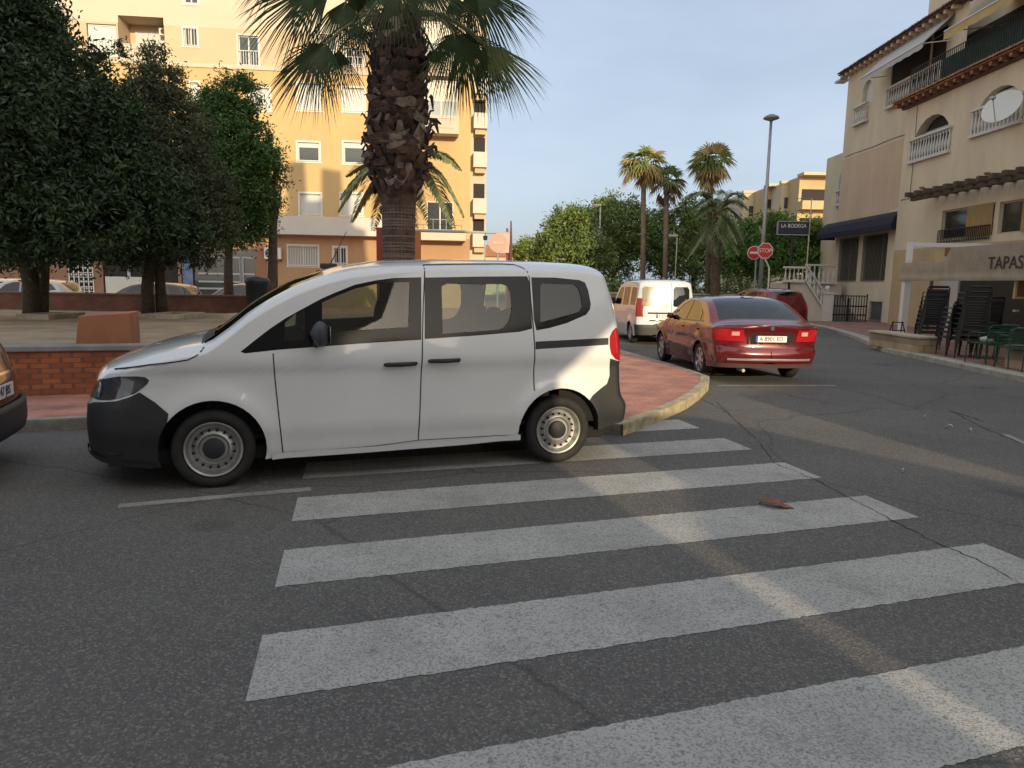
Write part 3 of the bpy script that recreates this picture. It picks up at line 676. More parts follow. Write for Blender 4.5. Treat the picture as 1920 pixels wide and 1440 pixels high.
def window(parent, s0, z0, s1, z1, kind='pair', y=.0, dep=.16, surround=.0, name='window', fm=None, gm=None, bars=0, slats=True):
    fm = fm or white_frame; t = .055; mb = MB(); yy = y+dep-.07
    for a in ((s0, z0, s0+t, z1), (s1-t, z0, s1, z1), (s0+t, z1-t, s1-t, z1), (s0+t, z0, s1-t, z0+t)): mb.box(a[0], yy, a[1], a[2], yy+.06, a[3])
    if kind in ('pair', 'shutpair'): mb.box((s0+s1)/2-t*.6, yy+.002, z0+t, (s0+s1)/2+t*.6, yy+.055, z1-t)
    if surround:
        q = surround
        for a in ((s0-q, z0-q*.5, s0-.004, z1+q), (s1+.004, z0-q*.5, s1+q, z1+q), (s0-.004, z1+.004, s1+.004, z1+q), (s0-q-.05, z0-q*1.2, s1+q+.05, z0-q*.5-.003)): mb.box(a[0], y-.03, a[1], a[2], y+.0, a[3])
    w_ = mb.build(name, fm, parent)
    sh = kind in ('shut', 'shutpair')
    if sh:
        p = MB(); n = max(4, int((z1-z0)/.07)); h = (z1-z0-2*t)/n
        for i in range(n): z = z0+t+i*h; p.add([(s0+t, yy+.045, z), (s1-t, yy+.045, z), (s1-t, yy+.028, z+h*.85), (s0+t, yy+.028, z+h*.85), (s0+t, yy+.045, z+h), (s1-t, yy+.045, z+h)], [(0, 1, 2, 3), (3, 2, 5, 4)])
        p.build('shutter', shutter, w_)
    elif kind == 'half':
        MB().box(s0+t, yy+.03, z0+t, s1-t, yy+.035, z1-t).build('pane', gm or winglass, w_)
        MB().box(s0+t, yy+.005, z0+(z1-z0)*.74, s1-t, yy+.025, z1-t).build('shutter', shutter, w_)
    else:
        MB().box(s0+t, yy+.03, z0+t, s1-t, yy+.035, z1-t).build('pane', gm or winglass, w_)
    if bars:
        b = MB(); n = max(3, int((s1-s0)/.13))
        zt = z0+(z1-z0)*bars
        for i in range(n+1): s_ = s0+(s1-s0)*i/n; b.box(s_-.012, y-.05, z0, s_+.012, y-.026, zt)
        b.box(s0, y-.058, zt-.03, s1, y-.022, zt); b.box(s0, y-.058, z0, s1, y-.022, z0+.03); b.build('grille', fm if fm is not white_frame else whiteiron, w_)
    return w_
def baluster_mb(mb, x, y, z0, z1, r=.055, n=8):
    h = z1-z0; pr = [(r*.9, 0), (r*.9, .06), (r*.5, .1), (r*.75, .2), (r*1.05, .33), (r*.8, .5), (r*.42, .72), (r*.4, .8), (r*.8, .87), (r*.9, .94), (r*.9, 1)]
    mb.lathe([(a, z0+b*h) for a, b in pr], n, c=(x, y, 0))
def balustrade(parent, p, q, h, m_, name='balustrade', sp=.2, r=.06, rail=.09, base=.1, ends=True):
    """from p to q (3-D, may slope), vertical balusters; each baluster a child"""
    p, q = Vector(p), Vector(q); d = q-p; L = math.hypot(d.x, d.y); u = Vector((d.x, d.y, 0)).normalized(); n_ = Vector((-u.y, u.x, 0)); mb = MB()
    for z0, z1, w_ in ((0, base, .085), (h-rail, h, .095)):
        vs = []
        for e in (p, q):
            for a, b in ((-w_, z0), (w_, z0), (w_, z1), (-w_, z1)): vs.append(e+n_*a+Vector((0, 0, b)))
        mb.add(vs, [(0, 1, 2, 3), (7, 6, 5, 4), (0, 4, 5, 1), (1, 5, 6, 2), (2, 6, 7, 3), (3, 7, 4, 0)])
    o = mb.build(name, m_, parent); n = max(2, int(L/sp)); me = None
    b = MB(); baluster_mb(b, 0, 0, base-.02, h-rail+.02, r, 8)
    for i in range(n):
        c_ = p+d*((i+.5)/n)
        if me is None: bo = b.build('baluster', m_, o, smooth=True); me = bo.data
        else: bo = bpy.data.objects.new('baluster', me); COL.objects.link(bo); bo.parent = o
        bo.location = c_
    return o
def railing(parent, p, q, h, m_, name='railing', sp=.12, t=.012):
    p, q = Vector(p), Vector(q); d = q-p; L = d.length; n = max(2, int(L/sp)); mb = MB()
    for i in range(n+1):
        c_ = p+d*i/n; mb.box(c_.x-t, c_.y-t, c_.z, c_.x+t, c_.y+t, c_.z+h)
    for zz in (h, .06): mb.bar(p+Vector((0, 0, zz)), q+Vector((0, 0, zz)), t*1.6, n=6)
    return mb.build(name, m_, parent)
def tile_eave(parent, s0, s1, y, z, out, m_, name='tiled_eave', sp=.2, drop=.12, corbels=True, cm=None):
    mb = MB(); n = int((s1-s0)/sp)
    for i in range(n):
        x = s0+(i+.5)*sp; vs = []; k = 6
        for e, (yy, zz) in enumerate(((y+.15, z+drop+.05), (y-out-.05+random.uniform(-.015, .015), z-.0+random.uniform(-.006, .006)))):
            for j in range(k+1):
                t = math.pi*j/k; vs.append((x+sp*.5*math.cos(t), yy, zz+sp*.42*math.sin(t)))
        mb.add(vs, [(j, j+1, k+1+j+1, k+1+j) for j in range(k)]+[tuple(range(k+1, 2*k+2))])
    mb.box(s0, y-out+.02, z-.06, s1, y+.15, z-.012)
    o = mb.build(name, m_, parent)
    if corbels:
        me = None
        for i in range(int((s1-s0)/.5)):
            if me is None: bo = MB().box(-.07, y-out+.08, z-.2, .07, y-.002, z-.063).build('corbel', cm or m_, o); me = bo.data
            else: bo = bpy.data.objects.new('corbel', me); COL.objects.link(bo); bo.parent = o
            bo.location = (s0+.2+i*.5, 0, 0)
    return o
# ------------------------------------------------------------------ yellow apartment building on the left
def yellow_building():
    A = .108; p0 = Vector((-11.6, 40.7, 0)); root = thing('apartment_building', 'tall orange and cream apartment block lit by the sun behind the left trees', 'building', p0, A)
    F = lambda x, y: onplane(x, y, p0, A)
    def FR(x0, y0, x1, y1):
        a = F(x0, y1); b = F(x1, y0); return (a[0], a[1], b[0], b[1])
    orange = mat('facade_orange', (.54, .385, .185), .85, noise=.1, scale=.35, stretch=(1, 1, .5)); cream = mat('facade_cream', (.555, .485, .385), .85, noise=.05, scale=.5); beige = mat('facade_beige', (.55, .42, .28), .85, noise=.06, scale=.5)
    brown = mat('facade_brown', (.30, .165, .105), .85, noise=.12, scale=.8); ochre = mat('facade_ochre', (.41, .255, .14), .85, noise=.1, scale=.8); pale = mat('facade_white', (.56, .54, .49), .8, noise=.06, scale=.6)
    s_end = F(882, 300)[0]; s_l = -26.0; zb1 = F(400, 124)[1]; zb2 = F(400, 52)[1]; zg = F(560, 441)[1]; z1f = F(560, 403)[1]; ztop = 22.5
    wins = {  # photo rectangles, kind
        'o': [((560, 158, 600, 205), 'shut', 0), ((644, 166, 683, 207), 'shut', 0), ((559, 268, 598, 301), 'half', 0), ((645, 268, 685, 305), 'half', 0), ((563, 364, 601, 402), 'shut', 0), ((358, 155, 372, 190), 'shut', 0), ((470, 166, 505, 205), 'shut', 0), ((475, 268, 510, 301), 'pair', 0), ((640, 364, 678, 402), 'shut', 0),
              ((90, 160, 130, 200), 'shut', 0), ((170, 160, 205, 200), 'pair', 0), ((90, 265, 130, 305), 'pair', 0), ((260, 265, 300, 305), 'pair', 0), ((340, 268, 380, 305), 'shut', 0), ((400, 364, 440, 402), 'pair', 0)],
        'b': [((345, 52.8, 369, 85), 'pair', .99), ((448, 68, 484, 122), 'pair', .5), ((648, 92, 680, 121), 'pair', .5), ((600, 66, 630, 121), 'pair', .5)],
        'c': [((560, -40, 600, 10), 'pair', 0), ((345, -40, 369, 5), 'pair', 0)]}
    holes = {k: [] for k in wins}
    for k, lst in wins.items():
        for px, kd, bars in lst:
            r = FR(*px); holes[k].append(rect(*r)); window(root, *r, kd, surround=.1 if k != 'b' else .08, bars=bars)
    # recessed balcony near the top left and its lining
    rb = FR(226, 33, 306, 121); rb = (rb[0], max(rb[1], zb1+.3), rb[2], min(rb[3], 21))
    r2 = FR(166, 48, 218, 118); r2 = (r2[0], max(r2[1], zb1+.2), r2[2], r2[3])
    wall_poly('wall', rect(s_l, z1f, s_end, zb1), holes['o'], orange, root)
    top_b = zb2
    wall_poly('wall', rect(s_l, zb1, rb[0]-.02, top_b), [rect(r2[0], r2[1], r2[2], top_b-.1)], beige, root, y=.001)
    wall_poly('wall', rect(rb[2]+.02, zb1, s_end, top_b), holes['b'], beige, root)
    wall_poly('wall', [(s_l, top_b), (rb[0], top_b), (rb[0], rb[3]), (rb[2], rb[3]), (rb[2], top_b), (s_end, top_b), (s_end, ztop), (s_l, ztop)], holes['c'], cream, root)
    MB().box(s_l, -.06, zb1-.1, s_end+.03, -.003, zb1+.1).build('string_course', cream, root)
    wl = MB(); x0, z0, x1, z1 = rb
    wl.add([(x0, 0, zb1), (x0, 1.5, zb1), (x0, 1.5, z1), (x0, 0, z1)], [(0, 1, 2, 3)]); wl.add([(x1, 0, zb1), (x1, 1.5, zb1), (x1, 1.5, z1), (x1, 0, z1)], [(3, 2, 1, 0)])
    wl.add([(x0, 0, z1), (x1, 0, z1), (x1, 1.5, z1), (x0, 1.5, z1)], [(0, 1, 2, 3)]); wl.add([(x0, 1.5, zb1), (x1, 1.5, zb1), (x1, 1.5, z1), (x0, 1.5, z1)], [(0, 1, 2, 3)])
    bal = wl.build('recessed_balcony', beige, root); MB().box(x0, .02, zb1, x1, .12, zb1+.95).build('parapet', cream, bal)
    window(root, x0+.3, zb1+.2, x1-.3, z1-.3, 'shutpair', y=1.4, dep=.1)
    window(root, r2[0]+.05, r2[1]+.03, r2[2]-.05, top_b-.13, 'shut'); railing(root, (r2[0], -.05, r2[1]), (r2[2], -.05, r2[1]), .95, whiteiron, sp=.14)
    # white parapet band above the ground floor, standing proud
    bx0 = s_l; bx1 = F(742, 440)[0]; MB().box(bx0, -.75, zg, bx1, -.60, z1f-.12).box(bx0, -.6, zg, bx1, 0, zg+.12).build('white_parapet', pale, root)
    # right of the palm: stacked glazed balconies
    bl = F(794, 300)[0]; br = F(859, 300)[0]; fl = (F(820, 124)[1]-F(820, 222)[1]) if False else 2.98
    zf = F(820, 256)[1]
    for k in range(-1, 4):
        z = zf+(k)*3.0
        if k == -1:
            z = F(820, 452)[1]
            b = MB().box(F(776, 440)[0], -.95, z, F(872, 440)[0], -.8, z+.52).box(F(776, 440)[0], -.8, z, F(872, 440)[0], 0, z+.14).build('balcony', cream, root); railing(b, (F(776, 440)[0], -.9, z+.52), (F(872, 440)[0], -.9, z+.52), .62, mat('grey_rail', (.35, .33, .3), .5), sp=.35)
            window(root, F(800, 400)[0], z+.3, F(850, 400)[0], z+2.2, 'pair', y=-.2, dep=.18); continue
        b = MB().box(bl, -.95, z, br, 0, z+.95).build('balcony', cream, root)
        railing(b, (bl+.3, -.97, z+.25), (br-.3, -.97, z+.25), .55, pale, sp=.1, t=.01)
        g = MB().box(bl+.04, -.88, z+.95, bl+.1, 0, z+2.75).box(br-.1, -.88, z+.95, br-.04, 0, z+2.75).box(bl+.04, -.88, z+2.7, br-.04, 0, z+2.78).box((bl+br)/2-.04, -.88, z+.95, (bl+br)/2+.04, -.82, z+2.7).build('balcony_glazing_frame', pale, b)
        MB().box(bl+.1, -.84, z+.95, br-.1, -.83, z+1.7).build('pane', mat('pale_glass', (.28, .32, .32), .1, spec=.8), g); MB().box(bl+.1, -.85, z+1.7, br-.1, -.82, z+2.7).build('blind', mat('blind', (.68, .64, .54), .8), g)
    # ground floor
    gh = []
    def gw(px, kd, **k):
        r = FR(*px); gh.append(rect(*r)); window(root, *r, kd, **k)
    zs = F(470, 200)
    gw((541, 461, 596, 498), 'pair', bars=.99, surround=.07, gm=curtain); gw((626, 464, 649, 494), 'pair', bars=.99, surround=.09); gw((60, 455, 119, 489), 'pair', bars=.99, surround=.07); gw((-20, 458, 30, 486), 'shutpair', surround=.05)
    def opening(px, depth, m_): 
        x0, z0, x1, z1 = FR(*px); z0 = .02; gh.append([(x0, z0), (x1, z0), (x1, z1), (x0, z1)])
        return x0, z0, x1, z1
    shop = opening((342, 468, 478, 565), 1.2, interior); dark = opening((196, 440, 330, 565), 1.5, interior); gate = opening((134, 458, 171, 568), .3, interior)
    wall_poly('wall', rect(s_l, 0, F(500, 470)[0], zg), [h for h in gh if h[1][0] < F(500, 470)[0]], brown, root, y=-.003)
    wall_poly('wall', rect(F(500, 470)[0], 0, s_end, zg+.002), [h for h in gh if h[0][0] > F(500, 470)[0]], ochre, root, y=-.002)
    wall_poly('wall', rect(s_l, zg+.002, s_end, z1f), [h for h in [rect(*FR(563, 364, 601, 402))] if h[0][1] < z1f and h[2][1] < z1f], orange, root, y=.002)
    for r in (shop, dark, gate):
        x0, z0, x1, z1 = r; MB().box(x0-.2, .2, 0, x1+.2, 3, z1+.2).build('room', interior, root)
    # shop front: steel bars and glass
    x0, z0, x1, z1 = shop; sf = MB(); grey = mat('shop_steel', (.36, .38, .42), .4, .3)
    for z in (F(400, 482)[1], F(400, 513)[1], F(400, 528)[1], F(400, 541)[1]): sf.box(x0+.9, .05, z-.05, x1-.05, .1, z+.05)
    for px in (452, 358+95): sf.box(F(px, 500)[0]-.1, .04, 0, F(px, 500)[0]+.1, .09, F(400, 480)[1])
    s_ = sf.build('shop_front', grey, root); MB().box(x0+.05, .07, 0, F(360, 500)[0], .12, z1-.1).build('banner', mat('banner_blue', (.14, .19, .33), .6, noise=.4, scale=3), s_)
    MB().box(F(363, 500)[0], .13, 0, x1, .14, z1).build('pane', winglass, s_)
    x0, z0, x1, z1 = gate; g = MB(); n = 5
    for i in range(n+1):
        xx = x0+(x1-x0)*i/n; g.box(xx-.025, -.06, .05, xx+.025, -.01, z1)
    for i in range(14):
        zz = z0+(z1-z0)*i/13; g.box(x0, -.05, zz-.015, x1, -.02, zz+.015)
    for i in range(n):
        for j in range(9): xx = x0+(x1-x0)*(i+.5)/n; g.lathe([(.0, -.09), (.06, 0), (0, .09)], 6, c=(xx, -.035, z0+(z1-z0)*(j+.5)/9))
    g.build('security_gate', whiteiron, root)
    x0, z0, x1, z1 = dark; MB().box(F(198, 540)[0], .02, .02, F(266, 540)[0], .1, F(240, 519)[1]).build('white_roller_panel', mat('dusty_white', (.6, .6, .54), .7, noise=.08, scale=2), root)
    MB().box(F(240, 500)[0]-.08, .05, .02, F(240, 500)[0]+.08, .15, z1).build('door_post', grey, root)
    # side bays beyond the corner
    MB().box(s_end+.003, 1.2, 0, s_end+1.0, 16, ztop+3).build('side_wall', cream, root)
    for yb in (236, 310, 398, 462, 170):
        z = F(893, yb)[1]; sb = MB().box(s_end+.2, .55, z, s_end+.98, 1.9, z+.85).build('side_balcony', pale, root); MB().box(s_end+.3, .75, z-.3, s_end+.9, 1.9, z-.002).build('bracket', beige, sb); MB().box(s_end+.25, 1.15, z+.852, s_end+.9, 1.25, z+1.75).build('opening', interior, sb)
    # body of the block and roof
    MB().box(s_l, .35, 0, s_end-.05, 14, 3.9).build('ground_floor_core', interior, root)
    MB().box(s_l, 1.62, 3.92, s_end-.004, 14, ztop-.05).build('upper_core', beige, root)
    MB().box(s_l, -.25, ztop, s_end+1.2, 14, ztop+.4).build('roof', cream, root); MB().box(s_l+8, 2, ztop+.4, s_end-3, 12, ztop+3.2).build('attic', cream, root)
    MB().box(s_end-.01, .001, 0, s_end, 1.6, ztop).build('corner_return', orange, root)
    # air conditioner hung on the wall
    x0, z0, x1, z1 = FR(498, 465, 529, 486); ac = thing('air_conditioner', 'white air conditioning unit hung on the brown ground floor wall left of the barred window', 'air conditioner', p0, A)
    MB().box(x0, -.36, z0, x1, -.06, z1).build('casing', mat('ac_white', (.66, .66, .62), .5), ac, bevel=.03)
    cx, cz, r = x0+(x1-x0)*.36, (z0+z1)/2, (z1-z0)*.38
    MB().lathe([(0, -.366), (r, -.366), (r, -.362), (r*1.1, -.362)], 24, c=(cx, 0, cz), ax='y').build('fan_grille', mat('ac_dark', (.04, .04, .04), .6), ac)
    fb = MB()
    for i in range(5): t = 2*math.pi*i/5; fb.bar((cx, -.37, cz), (cx+r*.9*math.cos(t), -.37, cz+r*.9*math.sin(t)), .025, n=5)
    fb.build('fan_blades', mat('ac_grey', (.3, .3, .3), .5), ac); MB().box(x0+.05, -.06, z0-.1, x0+.1, -.004, z1).box(x1-.1, -.06, z0-.1, x1-.05, -.004, z1).build('bracket', iron, ac)
    u = thing('air_conditioner', 'small air conditioning unit inside the recessed top balcony of the orange block', 'air conditioner', p0, A)
    x0, z0, x1, z1 = FR(285, 40, 302, 54); MB().box(x0, .95, z0, x1, 1.25, z1).build('casing', mat('ac_white'), u, bevel=.02); MB().lathe([(0, .944), ((z1-z0)*.38, .944)], 20, c=((x0+x1)/2, 0, (z0+z1)/2), ax='y').build('fan_grille', mat('ac_dark'), u)
yellow_building()

# ------------------------------------------------------------------ right-hand building above the bar
def right_building():
    XF = 17.3; pf = Vector((XF, 36.5, 0)); A = -math.pi/2; root = thing('corner_building', 'cream three-storey building with arched balconies above the tapas bar on the right', 'building', pf, A)
    F = lambda x, y, X=XF: (lambda r: (r[0], r[1]))(onplane(x, y, (X, 36.5), A))
    wall = mat('stucco_cream', (.66, .57, .42), .88, noise=.15, scale=.7, stretch=(1, 1, .35), bump=.15, bscale=12); tan = mat('stucco_tan', (.60, .45, .32), .88, noise=.14, scale=.7, stretch=(1, 1, .35), bump=.15, bscale=12)
    tilem = mat('roof_tile', (.34, .16, .09), .85, noise=.5, scale=7); tiled = mat('roof_tile_dark', (.14, .08, .06), .9, noise=.5, scale=6); wht = mat('balustrade_white', (.60, .575, .53), .7, noise=.08, scale=5)
    # far wing: lower storey, tan band, top storey
    zt = F(1600, 133)[1]; zm1 = F(1590, 297)[1]; zlow = F(1575, 432)[1]; s1 = 5.2; sL = F(1584, 240)[0]
    w1 = (F(1577, 450)[0], F(1577, 527)[1], F(1611, 450)[0], F(1577, 448)[1]); w2 = (F(1621, 450)[0], w1[1], F(1688, 450)[0], w1[3])
    bw = (F(1627, 600)[0], .12, F(1677, 600)[0], F(1640, 565)[1])
    wall_poly('wall', rect(sL, .0, s1, zlow), [rect(*w1), rect(*w2), rect(*bw)], wall, root)
    wall_poly('wall', rect(sL, zlow, s1, zm1), [], tan, root)
    r_arch = arch(F(1616, 200)[0], F(1616, 205)[1], F(1632, 200)[0], F(1628, 150)[1])
    rec = (F(1668, 180)[0], F(1668, 203)[1], 6.2, F(1668, 120)[1])
    wall_poly('wall', rect(sL, zm1, 7.5, zt), [r_arch, rect(rec[0], rec[1], rec[2], zt-.5)], wall, root)
    MB().box(sL+.02, .4, .02, s1, 10, zt-.1).build('core', wall, root)
    for (x0, z0, x1, z1) in (w1, w2):
        w_ = window(root, x0, z0, x1, z1, 'pair', fm=mat('bar_grey', (.17, .155, .13), .5), gm=mat('bar_window', (.035, .03, .028), .06, spec=.8), bars=.99)
    window(root, *bw, 'pair', fm=mat('grey_frame', (.25, .27, .3), .5), gm=mat('grey_glass', (.09, .1, .11), .3))
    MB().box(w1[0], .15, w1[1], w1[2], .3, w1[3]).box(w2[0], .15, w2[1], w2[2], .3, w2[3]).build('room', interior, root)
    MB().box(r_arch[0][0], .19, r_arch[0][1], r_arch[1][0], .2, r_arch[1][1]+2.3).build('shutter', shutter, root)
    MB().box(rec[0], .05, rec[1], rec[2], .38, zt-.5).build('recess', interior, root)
    balustrade(root, (F(1609, 200)[0]-.2, -.12, F(1616, 233)[1]), (F(1627, 200)[0]+.2, -.12, F(1616, 233)[1]), .95, wht)
    balustrade(root, (F(1666, 190)[0], -.15, F(1668, 206)[1]), (6.3, -.15, F(1668, 206)[1]), .95, wht)
    tile_eave(root, sL-.3, 7.6, 0, zt, .45, tiled, cm=tan); MB().box(sL-1.0, -.3, zt-.25, sL-.3, .2, zt-.15).build('gutter_end', mat('zinc', (.4, .42, .44), .4, .5), root)
    # pilaster and near wing
    pl = MB().box(F(1675, 500)[0], -.35, 0, F(1740, 500)[0]-.2, -.003, F(1700, 390)[1]); 
    XN = 16.5; dn = -.8; N = lambda x, y: F(x, y, XN); sn0 = N(1692, 300)[0]; sn1 = 34
    ztb = N(1690, 205)[1]; a1 = (N(1712, 250)[0], N(1712, 300)[1], N(1783, 250)[0], N(1760, 211)[1]); a2 = (N(1824, 250)[0], N(1830, 250)[1], N(1913, 250)[0], N(1880, 160)[1])
    zper = N(1690, 384)[1]; lw1 = (N(1765, 420)[0], N(1765, 445)[1]-.1, N(1862, 420)[0], N(1765, 396)[1]); lw2 = (N(1871, 420)[0], lw1[1], N(1960, 420)[0], N(1871, 380)[1])
    a3 = (a2[2]+1.0, a2[1], a2[2]+3.2, a2[3])
    wall_poly('wall', rect(sn0, 3.3, sn1, ztb), [arch(*a1, k=.62), arch(*a2, k=.62), arch(*a3, k=.62), rect(*lw1), rect(*lw2)], wall, root, y=dn, reveal=.35)
    wall_poly('wall', rect(sn0, 0, sn1, 3.298), [rect(N(1850, 600)[0], .02, 20, 2.4)], mat('stucco_yellow', (.46, .35, .2), .85, noise=.1, scale=1), root, y=dn)
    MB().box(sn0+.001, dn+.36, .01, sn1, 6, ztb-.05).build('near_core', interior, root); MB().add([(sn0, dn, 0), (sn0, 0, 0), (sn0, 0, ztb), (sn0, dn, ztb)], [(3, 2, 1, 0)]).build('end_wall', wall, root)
    window(root, a1[0]+.5, a1[1], a1[2]-.1, a1[3]-.5, 'pair', y=dn+.1, dep=.2, fm=mat('grey_frame'))
    MB().box(a2[0]+.08, dn+.24, a2[1], a2[2]-.5, dn+.26, a2[3]-.1).build('shutter', shutter, root)
    for a_ in (a1, a2, a3): balustrade(root, (a_[0]-.1, dn-.05, a_[1]-.15), (a_[2]+.1, dn-.05, a_[1]-.15), 1.0, wht, sp=.19)
    for lw in (lw1, lw2):
        window(root, *lw, 'pair', y=dn, fm=mat('frame_beige', (.5, .42, .3), .6), gm=mat('bar_window'), bars=.0)
        MB().box((lw[0]+lw[2])/2+.1, dn-.06, lw[1], lw[2], dn-.03, lw[3]).build('reed_blind', mat('reed', (.38, .27, .12), .8, noise=.5, scale=14, stretch=(6, 1, .1)), root)
    railing(root, (lw1[0], dn-.1, lw1[1]-.15), (lw1[2], dn-.1, lw1[1]-.15), .5, iron, sp=.1)
    tile_eave(root, sn0-.3, sn1, dn, ztb+.15, .5, tilem, drop=.1, cm=tilem)
    MB().box(sn0-.2, dn-.12, ztb-.12, sn1, dn-.003, ztb-.02).build('cornice', tiled, root)
    # terrace above: iron railing, green netting, set-back wall, awnings
    zt2 = ztb+.3; st = F(1737, 60, 18.3)[0]
    railing(root, (sn0+.4, dn-.15, zt2), (sn1, dn-.15, zt2), 1.05, iron, sp=.13)
    MB().box(N(1770, 130)[0], dn-.10, zt2+.05, sn1, dn-.09, zt2+.85).build('green_netting', mat('netting', (.015, .06, .045), .8, noise=.6, scale=3), root)
    MB().box(st, 1.0, zt2-.3, sn1, 6, 16.5).build('tower_wall', wall, root)
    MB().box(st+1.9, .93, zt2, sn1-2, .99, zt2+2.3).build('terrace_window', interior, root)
    tile_eave(root, N(1790, 40)[0]-1, sn1, 1.0, F(1790, 20, 17.5)[1]+.8, .9, tilem)
    aw = MB(); zA = F(1735, 60)[1]+.2
    def awning(name, s0, s1, zh, zl, y0, out, m_, val=.22, par=root, stripes=False):
        b = MB(); n = 16; vs = []
        for i in range(n+1):
            s_ = s0+(s1-s0)*i/n; vs += [(s_, y0, zh), (s_, y0-out, zl), (s_, y0-out-.015, zl-val-(.04 if i % 2 else 0)), (s_, y0+.0, zh-.03), (s_, y0-out+.02, zl-.03)]
        b.add(vs, [(5*i, 5*i+1, 5*i+6, 5*i+5) for i in range(n)]+[(5*i+1, 5*i+2, 5*i+7, 5*i+6) for i in range(n)]+[(5*i+3, 5*i+8, 5*i+9, 5*i+4) for i in range(n)])
        o = b.build(name, m_, par); b2 = MB().bar((s0, y0-out, zl), (s1, y0-out, zl), .035, n=8)
        for s_ in (s0+.1, s1-.1): b2.bar((s_, y0, zh-1.0), (s_, y0-out+.03, zl-.03), .02, n=6)
        b2.build('awning_frame', mat('awning_arm', (.6, .6, .58), .5), o); return o
    aww = mat('awning_white', (.55, .55, .55), .85, noise=.1, scale=2, trans=.25); awy = mat('awning_yellow', (.66, .50, .22), .85, noise=.1, scale=2, trans=.3)
    w = awning('white_awning', F(1662, 120)[0], 6.6, F(1700, 88)[1]+.2, F(1668, 150)[1]+.15, -.01, 1.15, aww)
    w = awning('white_awning', st+.1, st+3.2, zt2+2.9, zt2+2.4, .98, .9, aww)
    w = awning('yellow_awning', N(1805, 60)[0]-.1, N(1805, 60)[0]+6, zt2+2.85, N(1812, 62)[1]+.15, .98, 2.4, awy, val=.3)
    # timber pergola tails over the bar
    pg = MB(); sp0 = F(1694, 384, 15.25)[0]
    for i in range(26):
        s_ = sp0+.1+i*.62; pg.box(s_-.09, dn-1.25, zper+.0, s_+.09, dn-.003, zper+.17)
    pg.box(sp0-.1, dn-.95, zper-.14, sn1, dn-.8, zper-.003); pg.build('timber_pergola', mat('old_timber', (.10, .07, .05), .9, noise=.4, scale=5), root)
    # navy awning over the two barred windows
    nv = mat('navy_canvas', (.012, .013, .03), .85, noise=.4, scale=3); zA, zB = F(1690, 398)[1], F(1600, 450)[1]+.1
    b = MB(); prof = [(0, zA), (-.5, zA-.02), (-.85, zA-.25), (-1.0, zA-.6), (-1.0, zB+.05), (-.98, zB)]; s0, s2 = F(1572, 440)[0]-.35, s1-.15; n = len(prof); vs = [(s0, y, z) for y, z in prof]+[(s2, y, z) for y, z in prof]
    b.add(vs, [(i, i+1, n+i+1, n+i) for i in range(n-1)]); b.add([(s0, 0, zB)]+[(s0, y, z) for y, z in prof], [tuple(range(n+1))]); b.add([(s2, 0, zB)]+[(s2, y, z) for y, z in prof], [tuple(range(n+1))[::-1]])
    b.build('navy_awning', nv, root); pl.build('pilaster', wall, root)
    # lower annex further on, with an arched window
    ax = MB().box(sL-2.6, .3, 0, sL-.003, 9, F(1560, 290)[1]-.0); ax.build('annex', wall, root); ar = arch(F(1566, 350)[0]-.2, F(1570, 385)[1], F(1580, 350)[0]-.1, F(1572, 318)[1])
    MB().prism(ar, .27, .296, f=lambda u, v, h: (u, h, v)).build('arched_window', winglass, root); balustrade(root, (ar[0][0]-.1, .2, ar[0][1]), (ar[1][0]+.1, .2, ar[0][1]), .85, wht)
    # drainpipe and cables clipped to the wall
    MB().bar((s1+.05, -.06, .1), (s1+.05, -.06, zt-.3), .045, n=10).build('drainpipe', mat('pipe_beige', (.42, .36, .27), .6), root)
    cb = MB(); zc = N(1800, 352)[1]; cb.tube([(sn0+.2+i*1.2, dn-.03, zc+.03*math.sin(i*2.1)) for i in range(24)], .012, 5); cb.tube([(sn0+.9, dn-.03, zc), (sn0+.92, dn-.03, zc+1.2), (sn0+.85, dn-.03, ztb-.2)], .01, 5); cb.build('cable', iron, root)
    cb = MB(); cb.tube([(sL+.3+i, -.02, zm1+.12+.02*math.sin(i*1.7)) for i in range(8)], .012, 5); cb.build('cable', iron, root)
    # satellite dish
    ds = thing('satellite_dish', 'large white satellite dish hung in front of the right arched balcony', 'satellite dish', (0, 0, 0), 0)
    c_ = AX(1880, 202, 15.7); ds.location = c_; ds.rotation_euler = (R(62), 0, R(-62)); pr = [(0, 0), (.25, .012), (.45, .045), (.6, .085)]
    d = MB().lathe(pr, 36); d.lathe([(r, h-.02) for r, h in pr][::-1], 36); autosmooth(d.build('dish', mat('dish_white', (.6, .61, .58), .5), ds), 60)
    MB().bar((0, -.58, .05), (0, -.1, .62), .015).bar((0, -.1, .58), (0, -.1, .7), .05).bar((-.1, -.1, .66), (.1, -.1, .66), .04).build('receiver_arm', mat('zinc'), ds)
    MB().bar((0, 0, -.02), (0, .1, -.5), .03).build('mount', mat('zinc'), ds)
    for px, py in ((1855, 325), (1732, 352)):
        c_ = AX(px, py, 16.5); l = thing('wall_lamp', 'small round lamp on the cream wall %s' % ('below the satellite dish' if px > 1800 else 'below the left arched balcony'), 'wall lamp', c_)
        MB().lathe([(0, .05), (.09, .03), (.1, 0), (.05, -.06), (0, -.07)], 14, c=(-.09, 0, 0)).build('lamp_shade', mat('terracotta', (.3, .16, .1), .7), l); MB().bar((-.09, 0, .03), (.02, 0, .03), .02).build('bracket', iron, l)
right_building()

